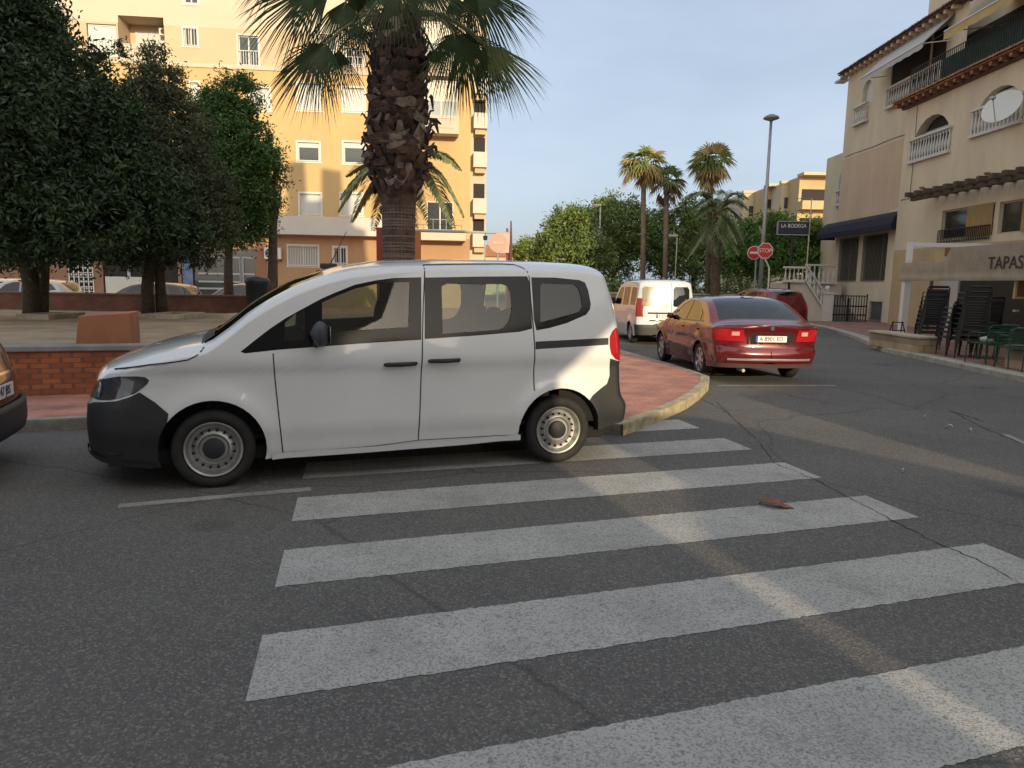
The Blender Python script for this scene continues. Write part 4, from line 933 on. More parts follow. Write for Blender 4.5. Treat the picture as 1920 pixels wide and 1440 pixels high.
# ------------------------------------------------------------------ white outside stair with balustrade
def stair():
    Y = 33.0; wht = mat('balustrade_white'); st = mat('stair_render', (.56, .50, .42), .85, noise=.1, scale=1.5); Q = lambda x, y: AY(x, y, Y)
    root = thing('outside_stair', 'whitewashed outside stair with sloping white balustrade left of the navy awning', 'staircase', Q(1505, 606)*1.0); o = root.location.copy(); o.z = 0; root.location = o
    L = lambda x, y: Q(x, y)-o
    poly = [L(1466, 530), L(1506, 524), L(1545, 585), L(1545, 607), L(1470, 603)]; poly = [(p.x, max(p.z, 0)) for p in poly]
    MB().prism(poly, 0, 1.5, f=lambda u, v, h: (u, h, v)).build('flank_wall', st, root)
    a, b = L(1508, 527), L(1541, 578); balustrade(root, (a.x, -.05, a.z-.0), (b.x, -.05, b.z-.0), .78, wht, sp=.17, r=.05)
    a, b = L(1467, 529), L(1507, 525); balustrade(root, (a.x, -.05, a.z), (b.x, -.05, a.z), .72, wht, sp=.17, r=.05)
    p = L(1546, 607); z1 = L(1546, 551).z; MB().box(p.x-.22, -.25, 0, p.x+.22, .19, z1).box(p.x-.27, -.3, z1, p.x+.27, .24, z1+.08).build('newel_pillar', wht, root)
    MB().lathe([(0, 0), (.05, .0), (.04, .05), (.11, .12), (.12, .2), (.07, .28), (0, .3)], 14, c=(p.x, -.03, z1+.08)).build('finial', wht, root, smooth=True)
    a, b = AY(1512, 530, 37), AY(1566, 530, 37); balustrade(root, (a.x-o.x, 4, a.z-.05), (b.x-o.x, 4, a.z-.05), 1.0, wht, sp=.22, r=.065)
    MB().box(a.x-o.x, 4.1, 0, b.x-o.x+.4, 6, a.z-.05).build('landing', st, root)
    s_ = MB()
    for i in range(8): s_.box(p.x+.25, .3+i*.3, .02+i*.16, p.x+1.75, .3+(i+1)*.3, .02+(i+1)*.16)
    s_.build('steps', mat('step_grey', (.25, .24, .22), .9), root)
    g = thing('iron_gate', 'black barred iron gate at the foot of the steps beside the white pillar', 'gate', (o.x+p.x+.25, Y-.05, 0)); railing(g, (0, 0, .05), (1.6, 0, .05), 1.25, iron, 'gate_bars', sp=.12, t=.014)
    MB().bar((0, 0, 0), (0, 0, 1.4), .03).bar((1.6, 0, 0), (1.6, 0, 1.4), .03).build('gate_post', iron, g); MB().box(0, .012, .4, 1.6, .02, .46).box(0, .012, .8, 1.6, .02, .86).build('rail', iron, g)
    MB().box(.7, .013, .1, .82, .019, 1.2).build('lock_plate', iron, g)
stair()
# ------------------------------------------------------------------ far apartment blocks
def far_block():
    p0 = Vector((33.5, 84, 0)); A = R(158); root = thing('apartment_building', 'distant ochre apartment block with stacked balconies behind the trees on the right', 'building', p0, 0)
    oc = mat('far_ochre', (.50, .37, .20), .85, noise=.1, scale=.4); oc2 = mat('far_cream', (.55, .46, .31), .85, noise=.08, scale=.4)
    # stepped line of volumes going away to the left
    vols = [(1558, 1500, 331, 78, 0), (1500, 1466, 344, 81, 1), (1466, 1436, 352, 84, 0), (1436, 1395, 362, 88, 1)]
    for i, (xa, xb, yt, Y, c_) in enumerate(vols):
        a, b = AY(xb, yt, Y), AY(xa, yt, Y); zt = a.z
        b_ = MB().box(a.x-p0.x, Y-p0.y, 0, b.x-p0.x+.3, Y-p0.y+14, zt).build('wing', oc if not c_ else oc2, root)
        for k in range(4):
            z = zt-1.3-k*3.0
            if c_ == 0:
                MB().box(a.x-p0.x+.3, Y-p0.y-.02, z-1.3, b.x-p0.x-.3, Y-p0.y+.0, z).build('loggia', interior, b_); MB().box(a.x-p0.x+.0, Y-p0.y-1.2, z-2.2, b.x-p0.x, Y-p0.y-.03, z-1.3).build('balcony', oc, b_)
            else:
                w0 = (a.x+b.x)/2-p0.x; MB().box(w0-.6, Y-p0.y-.03, z-1.4, w0-.1, Y-p0.y-.0, z-.2).box(w0+.3, Y-p0.y-.03, z-1.4, w0+.9, Y-p0.y-.0, z-.2).build('window', winglass, b_)
        MB().box(a.x-p0.x-.1, Y-p0.y-1.3 if not c_ else Y-p0.y-.1, zt, b.x-p0.x+.3, Y-p0.y+.5, zt+.3).build('parapet', oc2, b_)
far_block()
b = thing('house', 'pale two-storey house far off behind the left trees of the park', 'house', (-2, 95, 0)); MB().box(-14, 0, 0, 6, 10, 5).build('wall', mat('far_cream'), b); MB().prism([(-14.4, 5), (6.4, 5), (-4, 7)], -.3, 10.3, f=lambda u, v, h: (u, h, v)).build('roof', mat('roof_tile'), b)
# ------------------------------------------------------------------ unseen blocks added behind the camera, outlines shaped to throw the street's shade
def shade_makers():
    m1 = mat('stucco_pale', (.7, .64, .54), .9); D = Vector((sun_dir.x, sun_dir.y, 0)).normalized(); YS = -9.0; dy = 22+YS; kx = D.x/-D.y; kz = math.tan(SUN_EL)/-D.y
    def blk(name, label, pts, back):
        """outline (x, z) given for a plane 22 m behind the camera, brought to YS along the sun's rays; a plain backing box stands behind it"""
        pts = [(x-kx*dy, max(0, z-kz*dy) if z > 0 else 0) for x, z in pts]; r = thing(name, label, 'building', (0, YS, 0)); w_ = MB().prism(pts, -.25, 0, f=lambda u, v, h: (u, h, v)).build('shade_outline', m1, r)
        x0, x1, z = back; MB().box(x0-kx*dy, -7, 0, x1-kx*dy, -.26, z-kz*dy).build('shade_backing', m1, r); return r
    blk('tall_shade_block', 'unseen tall block behind the camera, outline shaped to shade the street and facade', [(-12, 0), (9.93, 0), (9.97, 8.25), (10.75, 8.95), (11.3, 9.4), (12.5, 13.2), (12.9, 19), (12.7, 20.8), (12.0, 21), (11.95, 23.0), (11.5, 23.1), (11.45, 24.2), (10.4, 24.3), (10.35, 22.6), (9.5, 22.5), (9.4, 24.6), (8.5, 24.5), (8.4, 21.8), (7.8, 21.7), (7.6, 20.0), (5, 19.4), (-12, 19.4)], (-12, 7, 18))
    blk('low_shade_block', 'unseen low block behind the camera, edges shaped to leave sun strips on the road', [(10.22, 0), (10.24, 7.0), (10.9, 7.35), (10.98, 8.05), (12.7, 8.15), (13.05, 7.9), (13.9, 7.2), (13.9, 0)], (11, 13.5, 6))
    blk('stepped_shade_block', 'unseen stepped block behind the camera on the right, shaped to shade the bar side', [(13.95, 0), (14.1, 7.35), (14.5, 8.6), (16.5, 8.95), (18.4, 9.9), (21, 11), (24, 12.6), (30, 14.0), (36, 14.0), (36, 0)], (16, 36, 8))
shade_makers()
# ------------------------------------------------------------------ raised park on the left
BR = tile_mat('brick_red', (.43, .145, .06), (.29, .085, .038), (.20, .085, .05), 4.2, 15, xf='xz', msz=.09)
W0 = Vector((-6.09, 8.862, 0)); WA = .336; wd = Vector((math.cos(WA), math.sin(WA), 0)); wn = Vector((-math.sin(WA), math.cos(WA), 0))
ztop = onplane(60, 649, W0[:2], WA)[1]
sand = mat('sandy_ground', (.30, .235, .155), .95, noise=.35, scale=1.2, bump=.4, bscale=14)
PZ = ztop-.12
A_, B_ = W0-wd*11+wn*.1, W0+wd*3.6+wn*.1
tag(MB().prism([(A_.x, A_.y), (B_.x, B_.y), (-2.4, 21.0), (-24, 21.0)], -.1, PZ).build('park_ground', sand), kind='structure')
w_ = thing('brick_wall', 'low orange brick retaining wall with grey stone coping in front of the park', 'wall', W0, WA)
MB().box(-11, 0, -.02, 3.6, .25, ztop-.07).build('brickwork', BR, w_); MB().box(-11.03, -.03, ztop-.07, 3.65, .3, ztop).build('coping', mat('coping_grey', (.24, .24, .235), .7, noise=.25, scale=3), w_, bevel=.012)
a, b = onplane(146, 640, (W0+wn*.35)[:2], WA), onplane(257, 640, (W0+wn*.35)[:2], WA); zt = onplane(200, 588, (W0+wn*.35)[:2], WA)[1]
bl = thing('masonry_block', 'plain terracotta rendered block with sloping left side on top of the brick wall', 'planter', W0+wn*.32, WA)
MB().prism([(a[0]-.04, PZ-.02), (b[0]-.06, PZ-.02), (b[0]-.06, zt+.012), (a[0]+.03, zt-.03)], 0, .7, f=lambda u, v, h: (u, h, v)).build('block', mat('terracotta_render', (.38, .155, .08), .85, noise=.2, scale=2), bl, bevel=.01)
# far low wall of the park
lw = thing('low_wall', 'long low dark brown wall at the far edge of the park in front of the parked cars', 'wall', (0, 20.6, PZ))
x0, x1 = AY(-80, 570, 20.6).x, AY(474, 570, 20.6).x; zt = AY(400, 553, 20.6).z-PZ
MB().box(x0, 0, -.3, x1, .25, zt-.05).build('wall_body', tile_mat('brick_dark', (.21, .085, .05), (.17, .07, .045), (.14, .07, .05), 4, 13, xf='xz', msz=.05), lw); MB().box(x0, -.03, zt-.05, x1+.03, .28, zt).build('coping', mat('coping_brown', (.17, .10, .07), .8), lw)
# tree rings
for (xa, xb, y, Y, lab) in ((34, 96, 590, 16.2, 'pale stone kerb ring round the foot of the leftmost park tree'), (268, 342, 590, 17.2, 'pale stone kerb ring round the foot of the second park tree'), (505-90, 450, 590, 17.5, 'short pale stone kerb on the sand right of the tree rings')):
    p, q = AY(xa, y, Y), AY(xb, y, Y); r = thing('tree_ring', lab, 'planter', ((p.x+q.x)/2, Y, PZ)); h = (q.x-p.x)/2
    MB().box(-h, -.1, -.05, h, .12, .12).box(-h, .12, -.05, -h+.2, 1.3, .12).box(h-.2, .12, -.05, h, 1.3, .12).box(-h+.2, 1.1, -.05, h-.2, 1.3, .12).build('stone_ring', mat('pale_stone', (.42, .35, .26), .85, noise=.3, scale=4), r, bevel=.02)
c_ = AY(185, 588, 15.0)
# litter bin
p = AY(484, 590, 19.8); b = thing('litter_bin', 'dark round litter bin beside the right end of the low park wall', 'bin', (p.x, 19.8, PZ))
MB().lathe([(.0, .02), (.24, .02), (.3, .1), (.3, .85), (.33, .87), (.33, .92), (.28, .93), (.26, .5), (0, .5)], 20).build('bin_body', mat('bin_blue', (.02, .025, .035), .5), b, smooth=True); MB().bar((0, 0, -.1), (0, 0, .1), .06).build('bin_foot', iron, b)
MB().lathe([(.35, .93), (.3, 1.02), (0, 1.06)], 20).build('bin_lid', mat('bin_blue'), b, smooth=True)
# pavement in front of the yellow building and by the right bar
slab('left_pavement', [(-60, 33.4), (-4, 39.2), (-2, 60), (-60, 60)], .1, mat('grey_paving', (.26, .23, .2), .85, noise=.25, scale=1))
RK = [(9.2, 2), (9.45, 9), (9.62, 13.2), (9.95, 17.0), (10.05, 18.6), (10.5, 20.0), (11.6, 23.5), (12.6, 28.0), (12.9, 31.0), (12.9, 60)]
slab('bar_pavement', RK+[(60, 60), (60, 2)], .12, tile_mat('bar_paving', (.30, .165, .13), (.26, .14, .11), (.2, .13, .1), 3.3, 3.3))
kerb_strip('bar_kerb', RK[:-1], .3, .125, mat('kerb_pale', (.36, .34, .30), .85, noise=.3, scale=3), 1)
# stone planters
for i, (x0, y0, x1, y1, z, lab) in enumerate(((9.78, 17.1, 10.25, 19.5, .5, 'short pale stone planter under the white canopy post'), (9.95, 12.6, 10.6, 14.3, .55, 'pale stone block at the right edge of the picture under the canopy'))):
    r = thing('stone_planter', lab, 'planter', (x0, y0, .1))
    MB().box(0, 0, 0, x1-x0, y1-y0, z-.14).build('blockwork', tile_mat('rubble_stone', (.46, .35, .21), (.36, .27, .16), (.28, .22, .15), 3.2, 5, msz=.06, xf='xz'), r, bevel=.03); MB().box(-.03, -.03, z-.14, x1-x0+.03, y1-y0+.03, z-.08).build('capstone', mat('cap_stone', (.45, .38, .29), .8, noise=.3, scale=4), r, bevel=.015)
# ------------------------------------------------------------------ tapas canopy
def canopy():
    X = 11.6; root = thing('bar_canopy', 'beige fabric canopy reading TAPAS on a white frame over the bar terrace', 'canopy', (X, 21.2, .12)); o = root.location
    al = mat('white_aluminium', (.66, .66, .64), .45); fab = mat('canopy_fabric', (.33, .275, .205), .9, noise=.15, scale=3, bump=.3, bscale=3)
    zt = AX(1700, 455, X).z-.12; vt = AY(1700, 494, 21.2).z-.12; vb = AY(1700, 527, 21.2).z-.12
    for y in (0, -9.5):
        MB().box(-.09, y-.09, -.1, .09, y+.09, vb+.2).build('post', al, root)
        MB().box(-.06, y-.09, vb+.2, .06, y+.06, zt).build('post_top', al, root)
    MB().box(0, .0, zt-.12, 4.8, .1, zt-.001).build('end_beam', al, root); MB().box(0, -10.5, zt-.119, 4.8, -10.4, zt-.001).build('end_beam', al, root)
    # sagging roof and valance
    n, k = 16, 10; vs = []
    for i in range(n+1):
        y = -1.9-i*8.5/n
        for j in range(k+1):
            x = j*4.7/k; vs.append((x-.1, y, vt+.34+(zt-vt-.3)*(j/k)+.05*math.sin(i*2.4)*math.sin(math.pi*j/k)))
    MB().add(vs, [(i*(k+1)+j, i*(k+1)+j+1, (i+1)*(k+1)+j+1, (i+1)*(k+1)+j) for i in range(n) for j in range(k)]).build('canopy_roof', mat('canopy_roof', (.42, .38, .33), .9, trans=.2), root, smooth=True)
    vs = []; n = 40
    for i in range(n+1):
        y = .12-i*10.5/n
        for z, dx in ((vt+.02+(.33 if i > 8 else 0), 0), (vt, -.01), ((vt+vb)/2, .012*math.sin(i*1.3)), (vb+.12, 0), (vb+.1, -.02), (vb, .015*math.sin(i*.9))): vs.append((-.13+dx, y, z))
    v = MB().add(vs, [(6*i+j, 6*i+j+1, 6*i+6+j+1, 6*i+6+j) for i in range(n) for j in range(5)]).build('valance', fab, root, smooth=True)
    MB().box(-.11, -10.3, vb+.03, -.05, .1, vb+.1).build('valance_rail', al, root)
    ya = AX(1853, 500, X-.14).y-21.2; yb = AX(1960, 500, X-.14).y-21.2
    h = .24; zc = vt-.1*0+(-.02)
    c0 = AX(1895, 493, X-.15)
    text('lettering', 'TAPAS', .42, mat('letter_brown', (.045, .035, .028), .8), v, (-.155, AX(1852, 494, X-.15).y-21.2, c0.z-.12), (R(90), 0, R(-90)), .002, 'LEFT', sx=1.0)
    MB().box(1.2, -3.0, 1.0, 1.3, -2.9, 1.05).build('bolt', al, root)
    # menu boards under the beam
    yy = lambda px: AX(px, 560, X+4.6).y-21.2
    s_ = MB().box(4.6, yy(1745), vt+.25, 4.66, yy(1862), zt+.1).build('signboard', mat('sign_cream', (.5, .38, .2), .7), root); MB().box(4.55, yy(1765), vt+.5, 4.598, yy(1800), vt+.8).build('sign_panel', mat('sign_brown', (.22, .09, .04), .7), s_)
    MB().box(4.5, yy(1803), .0, 4.6, -2, 2.75).build('shopfront', mat('shopfront_dark', (.012, .016, .016), .3), root); MB().box(4.5, yy(1764), 0, 4.62, yy(1799), 2.6).build('pale_screen', mat('screen_pale', (.42, .40, .36), .8), root)
    MB().box(4.3, yy(1758), 0, 4.38, yy(1755), 2.6).build('upright', mat('old_timber'), root)
    t = thing('picture_sign', 'small framed cream sign hanging at the right edge below the canopy', 'sign', AY(1912, 540, 16.6)); MB().box(-.12, -.03, -.25, .5, .03, .22).build('frame', mat('sign_cream'), t); MB().box(-.07, -.034, -.2, .45, -.031, .17).build('picture', mat('sign_brown'), t)
canopy()
# ------------------------------------------------------------------ chairs and tables
def chair_mesh(kind, root, m_, slat):
    """armchair: frame tubes, seat, slatted back. front = -y"""
    fr = MB(); w_, d, h, sh = .25, .24, .82, .44
    for sx in (-1, 1):
        fr.tube([(sx*w_, -d, 0), (sx*w_, -d+.01, .3), (sx*w_, -d+.03, .63), (sx*w_, -d+.1, .66), (sx*w_, d-.02, .66)], .013, 6); fr.tube([(sx*w_, d+.07, 0), (sx*w_, d+.02, sh), (sx*(w_-.005), d+.05, h-.06), (sx*(w_-.06), d+.07, h)], .013, 6)
    fr.tube([(-w_+.06, d+.07, h), (w_-.06, d+.07, h)], .013, 6); fr.tube([(-w_, -d+.02, sh-.03), (w_, -d+.02, sh-.03)], .011, 6); fr.tube([(-w_, d+.02, sh-.03), (w_, d+.02, sh-.03)], .011, 6); fr.build('frame', m_, root)
    st = MB(); st.box(-w_+.01, -d, sh-.02, w_-.01, d+.01, sh+.01); st.build('seat', slat, root, bevel=.01)
    b = MB()
    for i in range(4): z = sh+.1+i*.075; b.add([(-w_+.012, d+.02+i*.008, z), (w_-.012, d+.02+i*.008, z), (w_-.02, d+.026+i*.008, z+.055), (-w_+.02, d+.026+i*.008, z+.055)], [(0, 1, 2, 3)])
    b.build('backrest', slat, root)
    return root
bk = mat('chair_black', (.018, .018, .02), .5); gr = mat('chair_green', (.007, .04, .026), .45); gr2 = mat('chair_green_pale', (.016, .065, .048), .4)
ch0 = chair_mesh('b', thing('stacking_chair', '', 'chair', (0, 0, 0)), bk, bk); first = [True]
stacks = [(1735, 655, 18.6, 8, 'of the black stack beside the white canopy post'), (1762, 672, 16.6, 5, 'of the low front stack between tall black stacks'), (1795, 680, 16.2, 8, 'of the tallest black stack under the canopy'), (1830, 675, 16.6, 6, 'of the black stack right of the tallest one')]
rank = ['lowest', 'second', 'third', 'fourth', 'fifth', 'sixth', 'seventh', 'eighth', 'ninth', 'tenth']
for px, py, Y, n, where in stacks:
    p = AY(px, py, Y); rz = R(random.uniform(-20, 20))-R(10)
    for k in range(n):
        c = ch0 if first[0] else copy_tree(ch0); first[0] = False
        nm = 'topmost' if k == n-1 else rank[k]+(' from the bottom' if k else '')
        c['label'] = '%s chair %s' % (nm, where); c['group'] = 'stacked black terrace chairs'
        c.location = (max(p.x, 10.3)+math.sin(rz)*.02*k*-1, Y-.02*k*math.cos(rz), .12+.115*k); c.rotation_euler = (R(-1.5), 0, rz+math.pi)
g0 = chair_mesh('g', thing('terrace_chair', '', 'chair', (0, 0, 0)), gr2, gr); first = [True]
for i, (px, Y, rz, lab) in enumerate(((1815, 14.9, 190, 'green metal chair nearest the kerb in front of the tallest stack'), (1850, 14.0, 170, 'pale green framed chair at the left side of the bar table'), (1882, 13.2, 200, 'green chair in front of the table near the right edge'), (1915, 15.0, 100, 'green chair at the far right end of the bar table'), (1868, 15.9, 10, 'green chair behind the bar table'))):
    p = AY(px, 640, Y); c = g0 if first[0] else copy_tree(g0); first[0] = False; c['label'] = lab; c['group'] = 'green chairs round the terrace tables'; c.location = (max(p.x, 9.95), Y, .12); c.rotation_euler = (0, 0, R(rz))
t0 = None
for i, (x, y, lab) in enumerate(((10.85, 14.6, 'square green terrace table among the green chairs'), (10.75, 16.2, 'square green terrace table standing behind the nearer one'))):
    if t0 is None:
        t0 = t = thing('terrace_table', lab, 'table', (x, y, .12), 0, 'green terrace tables'); MB().box(-.38, -.38, .71, .38, .38, .735).build('tabletop', gr, t, bevel=.01)
        for sx in (-1, 1):
            for sy in (-1, 1): MB().bar((sx*.34, sy*.34, 0), (sx*.32, sy*.32, .71), .014).build('leg', gr2, t)
    else: t = copy_tree(t0); t.location = (x, y, .12); t['label'] = lab
o = tag(MB().lathe([(0, 0), (.09, 0), (.13, .05), (.12, .1), (.03, .12), (0, .12)], 14).build('napkin_bundle', mat('cloth_white', (.5, .5, .46), .8), None, (10.0, 14.9, .875), smooth=True), 'small white bundle on the nearest green chair by the stacks', 'bundle'); o.location = (g0.location.x, g0.location.y, .57)
st = thing('step_stool', 'small dark folding step stool on the pavement left of the canopy post', 'stool', (AY(1680, 640, 20.0).x, 20.0, .12)); sm = mat('stool_brown', (.035, .015, .015), .6)
for sx in (-1, 1):
    MB().tube([(sx*.22, -.2, 0), (sx*.13, .0, .62), (sx*.2, .22, 0)], .016, 6).build('side_frame', sm, st)
for z, y in ((.2, -.14), (.38, -.08), (.6, 0)): MB().box(-.2+z*.1, y-.05, z-.012, .2-z*.1, y+.05, z+.012).build('tread', sm, st)
# ------------------------------------------------------------------ leaf on the road, scraps of paper
def leaf(name, label, px, py, L, m_, cat='leaf', tw=.35, h=.06):
    p = GP(px, py); vs = []; n = 10
    for i in range(n+1):
        t = i/n; wv = L*.26*math.sin(math.pi*min(1, t*1.05+.02))**.8
        for s_ in (-1, 0, 1): vs.append((L*(t-.5), s_*wv, .006+h*(abs(s_)*.6+.5*math.sin(t*9)**2)+.02*math.sin(t*5)))
    o = mesh(name, vs, [(3*i+j, 3*i+j+1, 3*i+3+j+1, 3*i+3+j) for i in range(n) for j in range(2)], m_, smooth=True); o.location = (p.x, p.y, .004); o.rotation_euler = (0, 0, tw); s_ = o.modifiers.new('s', 'SOLIDIFY'); s_.thickness = .006; return tag(o, label, cat)
leaf('dry_leaf', 'curled dry brown leaf lying on the edge of the fourth white stripe', 1456, 951, .25, mat('dry_leaf', (.26, .10, .055), .8, noise=.5, scale=20), tw=-.3, h=.02)
pap = mat('paper_scrap', (.55, .54, .5), .8)
for px, py, L, lab in ((1778, 803, .09, 'small white scrap of paper on the asphalt, nearest the kerb'), (1818, 810, .06, 'tiny white scrap of paper right of the larger scrap'), (1733, 785, .04, 'tiniest pale scrap of paper left of the larger scraps'), (1692, 887, .04, 'pale speck of paper on the asphalt right of the third stripe')): leaf('paper_scrap', lab, px, py, L, pap, 'paper', random.uniform(0, 3), .02)
# ------------------------------------------------------------------ foliage
def leafmesh(name, centers, size, m_, parent, flat=.35, up=.3):
    n = len(centers); c_ = np.asarray(centers, float); nr = RNG.normal(size=(n, 3)); nr[:, 2] += up; nr /= np.linalg.norm(nr, axis=1)[:, None]
    u = RNG.normal(size=(n, 3)); u -= (u*nr).sum(1)[:, None]*nr; u /= np.linalg.norm(u, axis=1)[:, None]; v = np.cross(nr, u)
    s = size*RNG.uniform(.6, 1.35, n)[:, None]
    P = np.empty((n, 4, 3)); P[:, 0] = c_-u*s; P[:, 1] = c_+v*s*flat+nr*s*.12; P[:, 2] = c_+u*s; P[:, 3] = c_-v*s*flat+nr*s*.12
    me = bpy.data.meshes.new(name); me.vertices.add(4*n); me.vertices.foreach_set('co', P.reshape(-1)); me.loops.add(4*n); me.loops.foreach_set('vertex_index', np.arange(4*n, dtype=np.int32))
    me.polygons.add(n); me.polygons.foreach_set('loop_start', np.arange(0, 4*n, 4, dtype=np.int32)); me.polygons.foreach_set('loop_total', np.full(n, 4, dtype=np.int32)); me.update(); me.validate()
    return link(name, me, m_, parent)
def crown_points(lobes, n, clump=.35, per=45, fill=.18):
    lob = np.array(lobes, float); ar = (lob[:, 3]*lob[:, 4]*lob[:, 5])**(2/3); pr = ar/ar.sum(); k = max(1, n//per); idx = RNG.choice(len(lob), k, p=pr)
    d = RNG.normal(size=(k, 3)); d /= np.linalg.norm(d, axis=1)[:, None]; rr = np.where(RNG.random(k) < fill, RNG.uniform(.3, .8, k), RNG.uniform(.78, 1.06, k))
    cc = lob[idx, :3]+d*lob[idx, 3:6]*rr[:, None]; pts = np.repeat(cc, per, 0); q = RNG.normal(size=pts.shape)*.42
    cs = np.repeat(RNG.uniform(.4, 1.5, k), per)[:, None]; pts += q*clump*cs*np.array([1, 1, .75]); return pts
def L_(px, py, Y, rpx, dep=1.0):
    p = AY(px, py, Y); r = rpx/FPX*Y; return (p.x, p.y, p.z, r, r*dep, r)
def tree(name, label, base, lobes, m_, n=20000, size=.07, trunks=(), clump=.35, bark=None, group=None, per=45, fill=.18, up=.3, flat=.35):
    root = thing(name, label, 'tree', base, 0, group); b = Vector(base); bark = bark or mat('bark', (.10, .075, .055), .95, noise=.4, scale=8, bump=.6, bscale=20)
    pts = crown_points([(x-b.x, y-b.y, z-b.z, a, c_, d) for x, y, z, a, c_, d in lobes], n, clump, per, fill); leafmesh('crown', pts, size, m_, root, up=up, flat=flat)
    tm = MB()
    for tr in trunks: 
        P = [Vector(p)-b for p in tr[0]]; tm.tube(P, tr[1], 9)
    if not trunks:
        l0 = max(lobes, key=lambda q: q[3]); t = Vector((l0[0]-b.x, l0[1]-b.y, l0[2]-b.z)); tm.tube([(0, 0, -.1), t*.3+Vector((.05, 0, .1)), t*.7, t], [.22, .17, .13, .06], 8)
    # limbs into the lobes
    top = Vector(trunks[0][0][-1])-b if trunks else t*.6
    for x, y, z, a, c_, d in lobes[:7]:
        e = Vector((x, y, z))-b; mid = top.lerp(e, .5)+Vector((0, 0, -.1*a)); tm.tube([top, mid, e], [.09, .05, .02], 6)
    tm.build('trunk', bark, root, smooth=True); return root
G1 = mat('leaf_dark', (.050, .085, .036), .6, island=.28, trans=.1, spec=.3, noise=.4, scale=1.1, detail=3); G2 = mat('leaf_olive', (.10, .118, .066), .75, island=.25, trans=.12, spec=.2, noise=.35, scale=1.4, detail=3); G3 = mat('leaf_green', (.08, .16, .046), .6, island=.3, trans=.15, spec=.3, noise=.4, scale=1.2, detail=3)
G3b = mat('leaf_mid', (.13, .24, .05), .55, island=.4, trans=.25); G4 = mat('leaf_far', (.17, .24, .065), .6, island=.4, trans=.25, noise=.4, scale=.6, detail=3); G5 = mat('leaf_bright', (.26, .32, .06), .6, island=.4, trans=.35); G6 = mat('leaf_dry', (.16, .12, .07), .8, island=.4, trans=.2)
def P3(px, py, Y): p = AY(px, py, Y); return (p.x, p.y, p.z)
b1 = P3(62, 588, 16.9); b1 = (b1[0], 16.9, PZ)
tree('broadleaf_tree', 'largest darkest tree filling the top left corner, with twin trunks', b1, [L_(0, 20, 15.5, 95), L_(55, 60, 16, 60), L_(90, 170, 16, 95), L_(0, 200, 15, 130), L_(165, 230, 16.5, 72), L_(60, 330, 15.5, 125), L_(200, 310, 16.5, 85), L_(270, 370, 17, 75), L_(310, 415, 17, 62), L_(160, 400, 15.5, 85), L_(40, 420, 15, 70), L_(345, 430, 17.3, 40), L_(172, 112, 16.5, 14), L_(-90, 100, 15, 120), L_(-100, 300, 15, 140), L_(20, 455, 17, 45), L_(215, 200, 17, 40), L_(130, 455, 17, 40), L_(225, 440, 17, 50)], G1, 135000, .07,
     trunks=[([P3(60, 592, 16.9), P3(58, 540, 16.9), P3(45, 470, 16.9), P3(15, 400, 16.6)], [.2, .17, .15, .12]), ([P3(75, 590, 17.1), P3(78, 540, 17.1), P3(82, 470, 17.1), P3(130, 400, 16.8)], [.19, .16, .14, .1])], clump=.38)
b2 = P3(278, 590, 18.2)
tree('conical_tree', 'conical olive-grey tree in the middle of the park group, tapering to a loose top', (b2[0], 18.2, PZ), [L_(288, 105, 18.5, 20), L_(268, 135, 18.5, 18), L_(240, 118, 18.5, 7), L_(318, 135, 18.5, 10), L_(300, 165, 18.5, 42), L_(285, 210, 18.5, 60), L_(330, 260, 18.5, 65), L_(300, 320, 18, 85), L_(370, 360, 18.5, 65), L_(350, 430, 18, 70), L_(270, 440, 18, 65), L_(405, 410, 18.5, 45), L_(228, 95, 18.5, 10), L_(338, 130, 18.5, 9), L_(222, 90, 18.5, 8)], G2, 66000, .05,
     trunks=[([P3(278, 590, 18.2), P3(276, 540, 18.2), P3(283, 480, 18.2), P3(295, 380, 18.3)], [.17, .15, .13, .08]), ([P3(305, 588, 18.4), P3(301, 540, 18.4), P3(298, 480, 18.4), P3(320, 400, 18.4)], [.15, .13, .12, .07])], clump=.24)
b3 = P3(430, 590, 22.5)
tree('broadleaf_tree', 'fresh green rounded tree at the right end of the park group', (b3[0], 22.5, 0), [L_(445, 180, 22.5, 38), L_(395, 200, 22.5, 32), L_(420, 240, 22.5, 58), L_(460, 290, 22.5, 60), L_(420, 340, 22.5, 60), L_(470, 370, 22.5, 45), L_(435, 415, 22.5, 50), L_(480, 425, 22.5, 30), L_(495, 300, 22.5, 26), L_(380, 300, 22.5, 50)], G3, 56000, .062, clump=.32,
     trunks=[([P3(430, 590, 22.5), P3(428, 500, 22.5), P3(432, 400, 22.5)], [.16, .13, .09])])
tree('shrubby_tree', 'small loose dry-leaved tree poking out right of the fresh green tree', (P3(505, 590, 23.2)[0], 23.2, 0), [L_(515, 330, 23.2, 26), L_(495, 350, 23.2, 25), L_(505, 385, 23.2, 22), L_(528, 350, 23.2, 12)], G6, 3200, .055, clump=.22, per=25)
